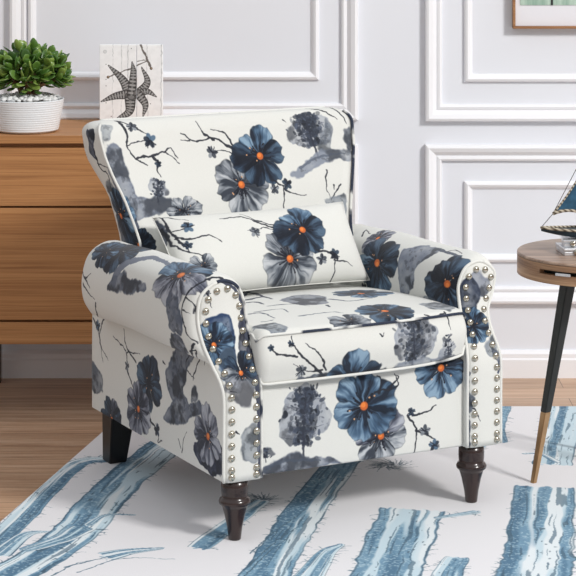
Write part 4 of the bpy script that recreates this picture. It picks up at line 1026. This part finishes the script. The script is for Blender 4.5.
# ------------------------------------------------------------------ lumbar pillow
def make_pillow():
    w0, w1, H_, T = .108, .644, .230, .056
    bot = Vector((0, .458, .474)); upd = Vector((0, .135, .185)); upd = upd.normalized(); nrm = Vector((0, -upd.z, upd.y))
    root = empty('lumbar_pillow', (0, 0, 0)); root.parent = None
    m4 = Matrix.Translation((cx, cy, 0)) @ Matrix.Rotation(TH, 4, 'Z')
    n1, n2 = 44, 22; V = []; U = []; F = []
    def P(s, t, side):
        e = 1-.05*(1-abs(s)**2)*abs(t)**8*0
        ws = s*(1-.030*(1-t*t)); ts = t*(1-.06*(1-s*s))
        h = H_/2+H_/2*ts; w = (w0+w1)/2+((w1-w0)/2+.008*h/H_)*ws-.014*h/H_
        th = T*((1-s**6)*(1-abs(t)**2.6))**.55
        q = bot+upd*h+nrm*(-th*side if side > 0 else th*.6)*-1
        return Vector(L3(w, q.y, q.z)), (w, h)
    for side in (1, -1):
        for i in range(n1+1):
            for j in range(n2+1):
                p, u_ = P(-1+2*i/n1, -1+2*j/n2, side); V.append(p); U.append(u_ if side > 0 else (u_[0], -.05-u_[1]))
        b = 0 if side > 0 else (n1+1)*(n2+1)
        for i in range(n1):
            for j in range(n2):
                q = (b+i*(n2+1)+j, b+(i+1)*(n2+1)+j, b+(i+1)*(n2+1)+j+1, b+i*(n2+1)+j+1); F.append(q)
    V = [m4 @ v for v in V]; c = sum(V, Vector())/len(V); c.z = min(v.z for v in V)
    root.location = c; V = [v-c for v in V]
    o = mesh_from('cushion_cover', V, F, root, None, True, U)
    bm = bmesh.new(); bm.from_mesh(o.data); bmesh.ops.remove_doubles(bm, verts=bm.verts[:], dist=.0002); bmesh.ops.recalc_face_normals(bm, faces=bm.faces[:]); bm.to_mesh(o.data); bm.free()
    print_on(o, 'pillow')
    ring = [P(-1+2*i/30, -1, 1)[0] for i in range(30)]+[P(1, -1+2*i/14, 1)[0] for i in range(14)]+[P(1-2*i/30, 1, 1)[0] for i in range(30)]+[P(-1, 1-2*i/14, 1)[0] for i in range(14)]
    tube('piping', [m4 @ v-c for v in ring], .0013, M['pipe_white'], root, 6, True)
    tag(root, 'white floral lumbar pillow leaning on the armchair backrest', 'pillow')
make_pillow()

# ------------------------------------------------------------------ dresser
DX0, DX1, DY0, DY1, DT = -.95, -.33, 6.22, 6.615, .785
dr = empty('dresser', ((DX0+DX1)/2, (DY0+DY1)/2, 0)); tag(dr, 'oak dresser with handleless drawers behind the armchair', 'dresser')
ox, oy = dr.location.x, dr.location.y
def dbox(name, x0, x1, y0, y1, z0, z1, mat, parent=dr, bev=.0015): return box(name, x0-ox, x1-ox, y0-oy, y1-oy, z0, z1, mat, parent, bev)
def fz(y): return 1.558-(y+136)*6.225/2185
dbox('top', DX0-.01, DX1+.01, DY0, DY1, .762, DT, M['dresser'])
dbox('carcass', DX0, DX1, DY0+.028, DY1, .215, .7615, M['dresser'])
dbox('drawer', DX0+.003, DX1-.003, DY0+.006, DY0+.0275, fz(206), fz(148), M['dresser'])
dbox('drawer', DX0+.003, DX1-.003, DY0+.006, DY0+.0275, fz(320), fz(208.3), M['dresser'])
dbox('bottom_rail', DX0, DX1, DY0+.004, DY1-.004, .190, fz(322.3), M['dresser'])
for x in (-.897, DX1-.06):
    for y in (DY0+.045, DY1-.06): dbox('leg', x-.0, x+.035, y, y+.035, 0, .1895, M['darkwood'])
bpy.context.view_layer.update()

# ------------------------------------------------------------------ potted jade plant
px, py = -.755, 6.325
pl = empty('potted_plant', (px, py, DT)); tag(pl, 'small jade plant in a ribbed white bowl on the oak dresser', 'plant')
prof = [(0, 0.0), (.080, 0), (.086, .004)]
for i in range(44):
    t = i/43; prof.append((.090+.016*t**.9+.0008*math.sin(i*1.9), .006+.084*t))
prof += [(.107, .093), (.105, .095), (.102, .093), (.099, .078), (.0, .076)]
bm = bmesh.new(); add_lathe(bm, prof, 0, 0, 64, False); bmesh.ops.remove_doubles(bm, verts=bm.verts[:], dist=1e-5)
bm_obj('pot', bm, M['pot'], pl, True)
bm = bmesh.new(); add_lathe(bm, [(.098, .077), (.098, .084), (.05, .090), (.001, .093)], 0, 0, 32); bm_obj('soil', bm, M['soil'], pl, True)
rg = random.Random(8)
# stems
tips = []
bm = bmesh.new()
def stem(p, q, r0, r1, bend):
    p = Vector(p); q = Vector(q); m_ = (p+q)/2+Vector(bend); pts = [p*(1-t)**2+m_*2*t*(1-t)+q*t*t for t in [i/6 for i in range(7)]]
    add_tube(bm, pts, [r0+(r1-r0)*i/6 for i in range(7)], 8)
base = Vector((.004, 0, .085))
heads = []
for i in range(19):
    a = i*2.399+.4; f = math.sqrt((i+.5)/19); R = .092*f
    hz = .148+.068*math.sqrt(max(0, 1-(f*.96)**2))+rg.uniform(-.016, .010)
    heads.append(Vector((.010+R*math.cos(a), R*math.sin(a)*.8, hz)))
for i in range(10):
    a = i*.628+.2; heads.append(Vector((.010+.082*math.cos(a), .060*math.sin(a), .150+rg.uniform(-.010, .02))))
forks = [Vector((-.022, 0, .125)), Vector((.030, -.010, .125)), Vector((.006, .024, .13)), Vector((.004, -.022, .13))]
for f_ in forks: stem(base+Vector((f_.x*.25, f_.y*.25, 0)), f_, .0125, .008, (0, 0, .006))
for h in heads:
    f_ = min(forks, key=lambda q: (q-h).length); stem(f_, h, .006, .0028, (0, 0, .008))
bm_obj('stem', bm, M['stem'], pl, True)
def leaf(bm, org, dirv, upv, L_, wd, th):
    """thick spoon-shaped succulent leaf"""
    d = dirv.normalized(); s = d.cross(upv).normalized(); n = s.cross(d)
    nu, nv = 7, 8; rings = []
    for i in range(nu+1):
        t = i/nu; w = wd*(math.sin(math.pi*min(1, t**1.45*.93+.03)))**.75; hgt = th*(math.sin(math.pi*(t*.9+.05)))**.6
        c = org+d*L_*t+n*(L_*.20*t*t)
        rings.append([bm.verts.new(c+s*w*math.cos(2*math.pi*k/nv)+n*(hgt*math.sin(2*math.pi*k/nv)+abs(math.cos(2*math.pi*k/nv))*w*.22)) for k in range(nv)])
    for a_, b_ in zip(rings, rings[1:]):
        for k in range(nv): bm.faces.new((a_[k], a_[(k+1)%nv], b_[(k+1)%nv], b_[k]))
    bm.faces.new(rings[0][::-1]); bm.faces.new(rings[-1])
bm = bmesh.new(); cen = Vector((.010, 0, .125))
for h in heads:
    ax = (h-cen).normalized(); t1 = ax.orthogonal().normalized(); t2 = ax.cross(t1)
    for ring, (n_, spread, L_, off) in enumerate(((4, 1.25, .050, -.014), (4, .80, .048, -.002), (2, .35, .036, .004))):
        for k in range(n_):
            a = 6.283*k/n_+ring*.6+rg.uniform(-.25, .25); sp = spread+rg.uniform(-.2, .2)
            o_ = (t1*math.cos(a)+t2*math.sin(a)); d = ax*math.cos(sp)+o_*math.sin(sp)
            if d.z < -.35: d.z = -.35
            leaf(bm, h+ax*off+o_*.003, d, (ax-d*ax.dot(d)+Vector((0, 0, .3))), L_*rg.uniform(.8, 1.2), .0125*rg.uniform(.85, 1.15), .0030)
for k in range(10):
    a = rg.uniform(0, 6.28); o_ = Vector((math.cos(a)*.055, math.sin(a)*.045, rg.uniform(.118, .135)))
    leaf(bm, o_, Vector((math.cos(a), math.sin(a), -.5)), Vector((0, 0, 1)), .036, .011, .003)
bm_obj('foliage', bm, M['leaf'], pl, True)

# white pebbles heaped on the soil
peb = []
for v in range(3):
    bm = bmesh.new(); bmesh.ops.create_icosphere(bm, subdivisions=2, radius=1)
    for q in bm.verts:
        q.co.x *= 1.25; q.co.z *= .72; q.co += q.co*.10*math.sin(q.co.x*3+v*2)*math.cos(q.co.y*2.5+v)
    me = bpy.data.meshes.new('pebble'); bm.to_mesh(me); bm.free(); me.polygons.foreach_set('use_smooth', [True]*len(me.polygons))
    me.materials.append(M['pebble'] if v < 2 else M['pebble2']); peb.append(me)
cnt = 0
for i in range(120):
    f = math.sqrt((i+.5)/120); a = i*2.39996; R = .091*f
    if i < 4: continue
    s_ = rg.uniform(.0066, .0092)
    o = bpy.data.objects.new('pebble', peb[rg.choice([0, 0, 1, 1, 0, 1, 2])]); COL.objects.link(o); o.scale = (s_, s_, s_)
    z = .0915+.012*(1-f*f)+rg.uniform(0, .006)
    o.location = (px+R*math.cos(a), py+R*math.sin(a), DT+z); o.rotation_euler = (rg.uniform(-.5, .5), rg.uniform(-.5, .5), rg.uniform(0, 6.28))
    tag(o, 'white pebble heaped around the jade plant stem in the white bowl', 'pebble', 'white pebbles in the plant bowl')

# ------------------------------------------------------------------ starfish board leaning on the wall
ax0, ax1, az1 = -.560, -.372, 1.021
ayf = 6.50
bd = empty('starfish_art', ((ax0+ax1)/2, ayf, DT)); tag(bd, 'white plank board with a grey starfish print on the dresser', 'wall art')
def board(x0, x1, key):
    bm = bmesh.new(); add_box(bm, x0-(ax0+ax1)/2, x1-(ax0+ax1)/2, -.008, .008, .001, az1-DT, .0015, 2)
    o = bm_obj('board', bm, None, bd); lay = o.data.uv_layers.new(name='UVMap')
    for lp, d in zip(o.data.loops, lay.data):
        v = o.data.vertices[lp.vertex_index].co; d.uv = (v.x+(ax0+ax1)/2, v.z+DT)
    print_on(o, key, base=(246, 247, 248), ppm=1500, weave=60, bump=.05, rough=.6, sheen=0)
    return o
gx = -.450
PAT['board_right'] = PAT.get('board_left', [])
def paint_boards():
    board(ax0, gx-.0008, 'board_left'); board(gx+.0008, ax1, 'board_right')
paint_boards()

# ------------------------------------------------------------------ framed picture on the wall
fx0, fx1, fz0, fz1 = wx(512), wx(512)+.95, wz(28), wz(28)+.72
pf = empty('framed_picture', ((fx0+fx1)/2, WY-.002, fz0)); tag(pf, 'thin wood framed green watercolour print hung on the wall', 'picture')
ox2, oy2, oz2 = pf.location
bm = bmesh.new()
for (x0, x1, z0, z1) in ((fx0, fx1, fz0, fz0+.0075), (fx0, fx1, fz1-.0075, fz1), (fx0, fx0+.0075, fz0+.0075, fz1-.0075), (fx1-.0075, fx1, fz0+.0075, fz1-.0075)):
    add_box(bm, x0-ox2, x1-ox2, -.030, 0, z0-oz2, z1-oz2, .001)
bm_obj('frame', bm, M['oakframe'], pf)
box('mount', fx0+.008-ox2, fx1-.008-ox2, -.016, -.002, .008, fz1-fz0-.008, M['mat'], pf)
def art_mat():
    m, N, L, B = new_mat('green watercolour'); tc = N.new('ShaderNodeTexCoord'); mp = N.new('ShaderNodeMapping'); mp.inputs['Scale'].default_value = (40, 1, 6)
    L.new(tc.outputs['Object'], mp.inputs[0]); n = N.new('ShaderNodeTexNoise'); n.inputs['Scale'].default_value = 1; n.inputs['Detail'].default_value = 5; L.new(mp.outputs[0], n.inputs[0])
    r = N.new('ShaderNodeValToRGB'); r.color_ramp.elements[0].color = lin((120, 156, 138))+(1,); r.color_ramp.elements[1].color = lin((196, 214, 200))+(1,)
    r.color_ramp.elements[0].position = .3; r.color_ramp.elements[1].position = .7
    L.new(n.outputs['Fac'], r.inputs[0]); L.new(r.outputs[0], B.inputs['Base Color']); B.inputs['Roughness'].default_value = .7; return m
box('print', wx(519.5)-ox2, wx(519.5)+.85-ox2, -.018, -.0162, wz(4.7)-oz2, wz(4.7)+.5-oz2, art_mat(), pf)
box('print_line', wx(550)-ox2, wx(552.2)-ox2, -.0192, -.0181, wz(4.7)-oz2, wz(4.7)+.5-oz2, plain('ink', (40, 44, 44), .7), pf)

# ------------------------------------------------------------------ side table
tx, ty, tz, tr = .788, 5.60, .566, .200
tb = empty('side_table', (tx, ty, RUGZ)); tag(tb, 'round walnut side table on black tapered legs with brass tips', 'side table')
zt0 = tz-RUGZ
bm = bmesh.new(); add_lathe(bm, [(tr-.002, zt0-.008), (tr, zt0-.006), (tr, zt0-.002), (tr-.002, zt0)], 0, 0, 96); bm_obj('table_top', bm, M['tabletop'], tb, False)
# drum rim with a slot: two bands and posts around a recess
def ring_band(name, r0, r1, z0, z1, mat, a0=0, a1=2*math.pi, n=96):
    bm = bmesh.new(); full = abs(a1-a0-2*math.pi) < 1e-6; rows = []
    for i in range(n if full else n+1):
        a = a0+(a1-a0)*i/n; c, s = math.cos(a), math.sin(a)
        rows.append([bm.verts.new((r*c, r*s, z)) for r, z in ((r0, z0), (r1, z0), (r1, z1), (r0, z1))])
    m_ = len(rows)
    for i in range(m_ if full else m_-1):
        p, q = rows[i], rows[(i+1) % m_]
        for k in range(4): bm.faces.new((p[k], p[(k+1)%4], q[(k+1)%4], q[k]))
    if not full: bm.faces.new(rows[0]); bm.faces.new(rows[-1][::-1])
    return bm_obj(name, bm, mat, tb, False)
zb0 = zt0-.056
ring_band('rim', tr-.016, tr, zt0-.0222, zt0-.0082, M['walnut'])
ring_band('rim', tr-.016, tr, zb0, zt0-.0335, M['walnut'])
sa0, sa1 = math.radians(180+38), math.radians(180+118)      # the slot opens to the front
ring_band('rim', tr-.016, tr, zt0-.0334, zt0-.0223, M['walnut'], sa1-2*math.pi, sa0)
bm = bmesh.new(); add_lathe(bm, [(tr-.03, zb0+.002), (tr-.03, zt0-.009)], 0, 0, 64); bm_obj('drum', bm, M['black'], tb, False)
am = math.radians(180+58); bm = bmesh.new(); add_box(bm, -.020, .020, -.004, .004, -.0035, .0035, .0015)
hd = bm_obj('slide_handle', bm, M['silver'], tb); hd.location = ((tr-.004)*math.cos(am), (tr-.004)*math.sin(am), zt0-.030); hd.rotation_euler = (0, 0, am+math.pi/2)
for k_ in range(3):
    a = math.atan2(-.55, -.84)+k_*2*math.pi/3; c, s = math.cos(a), math.sin(a)
    top = Vector((.088*c, .088*s, zb0+.002)); foot = Vector((.205*c, .205*s, 0.0)); mid = top*.325+foot*.675
    mid = top+(foot-top)*.66
    def taper(bm, p, q, r0, r1):
        V = []
        for pt, r_ in ((p, r0), (q, r1)):
            V.append([bm.verts.new((pt.x+r_*(c*u1-s*v1), pt.y+r_*(s*u1+c*v1), pt.z)) for u1, v1 in ((-1,-1),(1,-1),(1,1),(-1,1))])
        for i in range(4): bm.faces.new((V[0][i], V[0][(i+1)%4], V[1][(i+1)%4], V[1][i]))
        bm.faces.new(V[0]); bm.faces.new(V[1][::-1])
        bmesh.ops.bevel(bm, geom=bm.edges[:], offset=.0015, segments=2, affect='EDGES')
    bm = bmesh.new(); taper(bm, top, mid, .0150, .0100); lg = bm_obj('leg', bm, M['black'], tb)
    bm = bmesh.new(); taper(bm, mid, foot, .0098, .0062); tag(bm_obj('leg_tip', bm, M['brass'], lg), 'brass leg tip')

# two small silver boxes stacked on the table
def silver_box(x0, x1, y0, y1, z0, z1, label, rz):
    cxx, cyy = (x0+x1)/2, (y0+y1)/2
    e = empty('trinket_box', (cxx, cyy, z0), rz); tag(e, label, 'box')
    a, b = (x1-x0)/2, (y1-y0)/2; h = z1-z0
    box('body', -a, a, -b, b, 0, h*.55, M['silver'], e, .002); box('lid', -a-.002, a+.002, -b-.002, b+.002, h*.58, h, M['silver'], e, .002)
    bm = bmesh.new(); add_lathe(bm, [(.006, 0), (.008, .002), (.006, .004), (.003, .005)], 0, 0, 20)
    k_ = bm_obj('clasp', bm, M['nickel'], e, True); k_.location = (-.0+a*.0-.03, -b-.001, h*.5); k_.rotation_euler = (math.pi/2, 0, 0)
    return e
silver_box(.694, .815, 5.535, 5.625, tz, tz+.019, 'lower silver trinket box of the stack on the walnut table', .12)
silver_box(.702, .808, 5.545, 5.622, tz+.0191, tz+.0375, 'upper silver trinket box of the stack under the sailboat', -.05)

# ------------------------------------------------------------------ model sailboat
sb = empty('model_sailboat', (.795, 5.585, tz+.0378)); tag(sb, 'model sailboat with blue sails and rope trim on silver boxes', 'model boat')
HL, HB = .29, .042
def hull_pt(t, s, top):
    x = -.148+HL*t; w = HB*math.sin(math.pi*min(1, .5*(t/.55)) if t < .55 else math.pi*(.5+.38*(t-.55)/.45))**.8
    sheer = .020+.004*(2*t-1)**2
    return x, w, sheer
bm = bmesh.new(); rows = []
for i in range(25):
    t = i/24; x, w, sh = hull_pt(t, 0, 0); w = max(w, .002); keel = -.002+.018*(abs(2*t-1))**2.2
    keel = min(keel, sh-.006); row = []
    for k in range(13):
        a = math.pi*k/12; row.append(bm.verts.new((x, -w*math.cos(a), sh-(sh-keel)*math.sin(a)**.8)))
    rows.append(row)
for p, q in zip(rows, rows[1:]):
    for k in range(12): bm.faces.new((p[k], p[k+1], q[k+1], q[k]))
    bm.faces.new((p[12], p[0], q[0], q[12]))
bm.faces.new(rows[0]); bm.faces.new(rows[-1][::-1])
bm_obj('hull', bm, M['hull'], sb, True)
rail = [(hull_pt(i/24, 0, 0)[0], -max(hull_pt(i/24, 0, 0)[1], .002), hull_pt(i/24, 0, 0)[2]+.001) for i in range(25)]
rail += [(x, -y, z) for x, y, z in rail[::-1]]
tube('rope_trim', rail, .0034, M['rope'], sb, 8, True)
bm = bmesh.new(); add_box(bm, -.035, .035, -.016, .016, 0, .004, .001); bm_obj('stand', bm, M['darkwood'], sb)
tube('mast', [(0, 0, .015), (0, 0, .32)], .0035, M['darkwood'], sb)
def sail(name, A, B, C, belly, sag):
    """triangular bellied sail: A tack (low front), B clew (low rear), C head"""
    A, B, C = Vector(A), Vector(B), Vector(C); n = 14; top = []
    V = []; F = []; idx = {}
    for i in range(n+1):
        for j in range(n+1-i):
            a, b = i/n, j/n; c = 1-a-b
            p = A*c+B*a+C*b; bl = 27*a*b*c*belly+4*(a*c)*belly*.4
            p = p+Vector((0, -bl, 0))+Vector((0, 0, sag*4*a*c*(1-b)))
            if c > 0 or True: p = p+Vector((.020*4*b*c*(1-a), 0, 0))*1.0
            idx[(i, j)] = len(V); V.append(p)
    for i in range(n):
        for j in range(n-i):
            F.append((idx[(i, j)], idx[(i+1, j)], idx[(i, j+1)]))
            if i+j < n-1: F.append((idx[(i+1, j)], idx[(i+1, j+1)], idx[(i, j+1)]))
    m_ = len(V); V2 = [v+Vector((0, .0016, 0)) for v in V]
    o = fix_normals(mesh_from(name, V+V2, F+[tuple(m_+k for k in f[::-1]) for f in F], sb, M['sail']))
    foot = [V[idx[(i, 0)]] for i in range(n+1)]; luff = [V[idx[(0, j)]] for j in range(n+1)]; lee = [V[idx[(n-j, j)]] for j in range(n+1)]
    tube('sail_rope', foot, .0042, M['rope'], o, 8); tube('sail_rope', luff, .0030, M['rope'], o, 8); tube('sail_rope', lee, .0026, M['rope'], o, 8)
    return o
sail('jib', (-.118, 0, .060), (-.008, 0, .042), (-.004, 0, .285), .020, .018)
sail('mainsail', (.006, 0, .042), (.125, 0, .046), (.006, 0, .31), .022, .010)
tube('forestay', [(-.147, 0, .026), (-.118, 0, .060), (-.05, 0, .19), (0, 0, .32)], .0009, M['darkwood'], sb, 6)
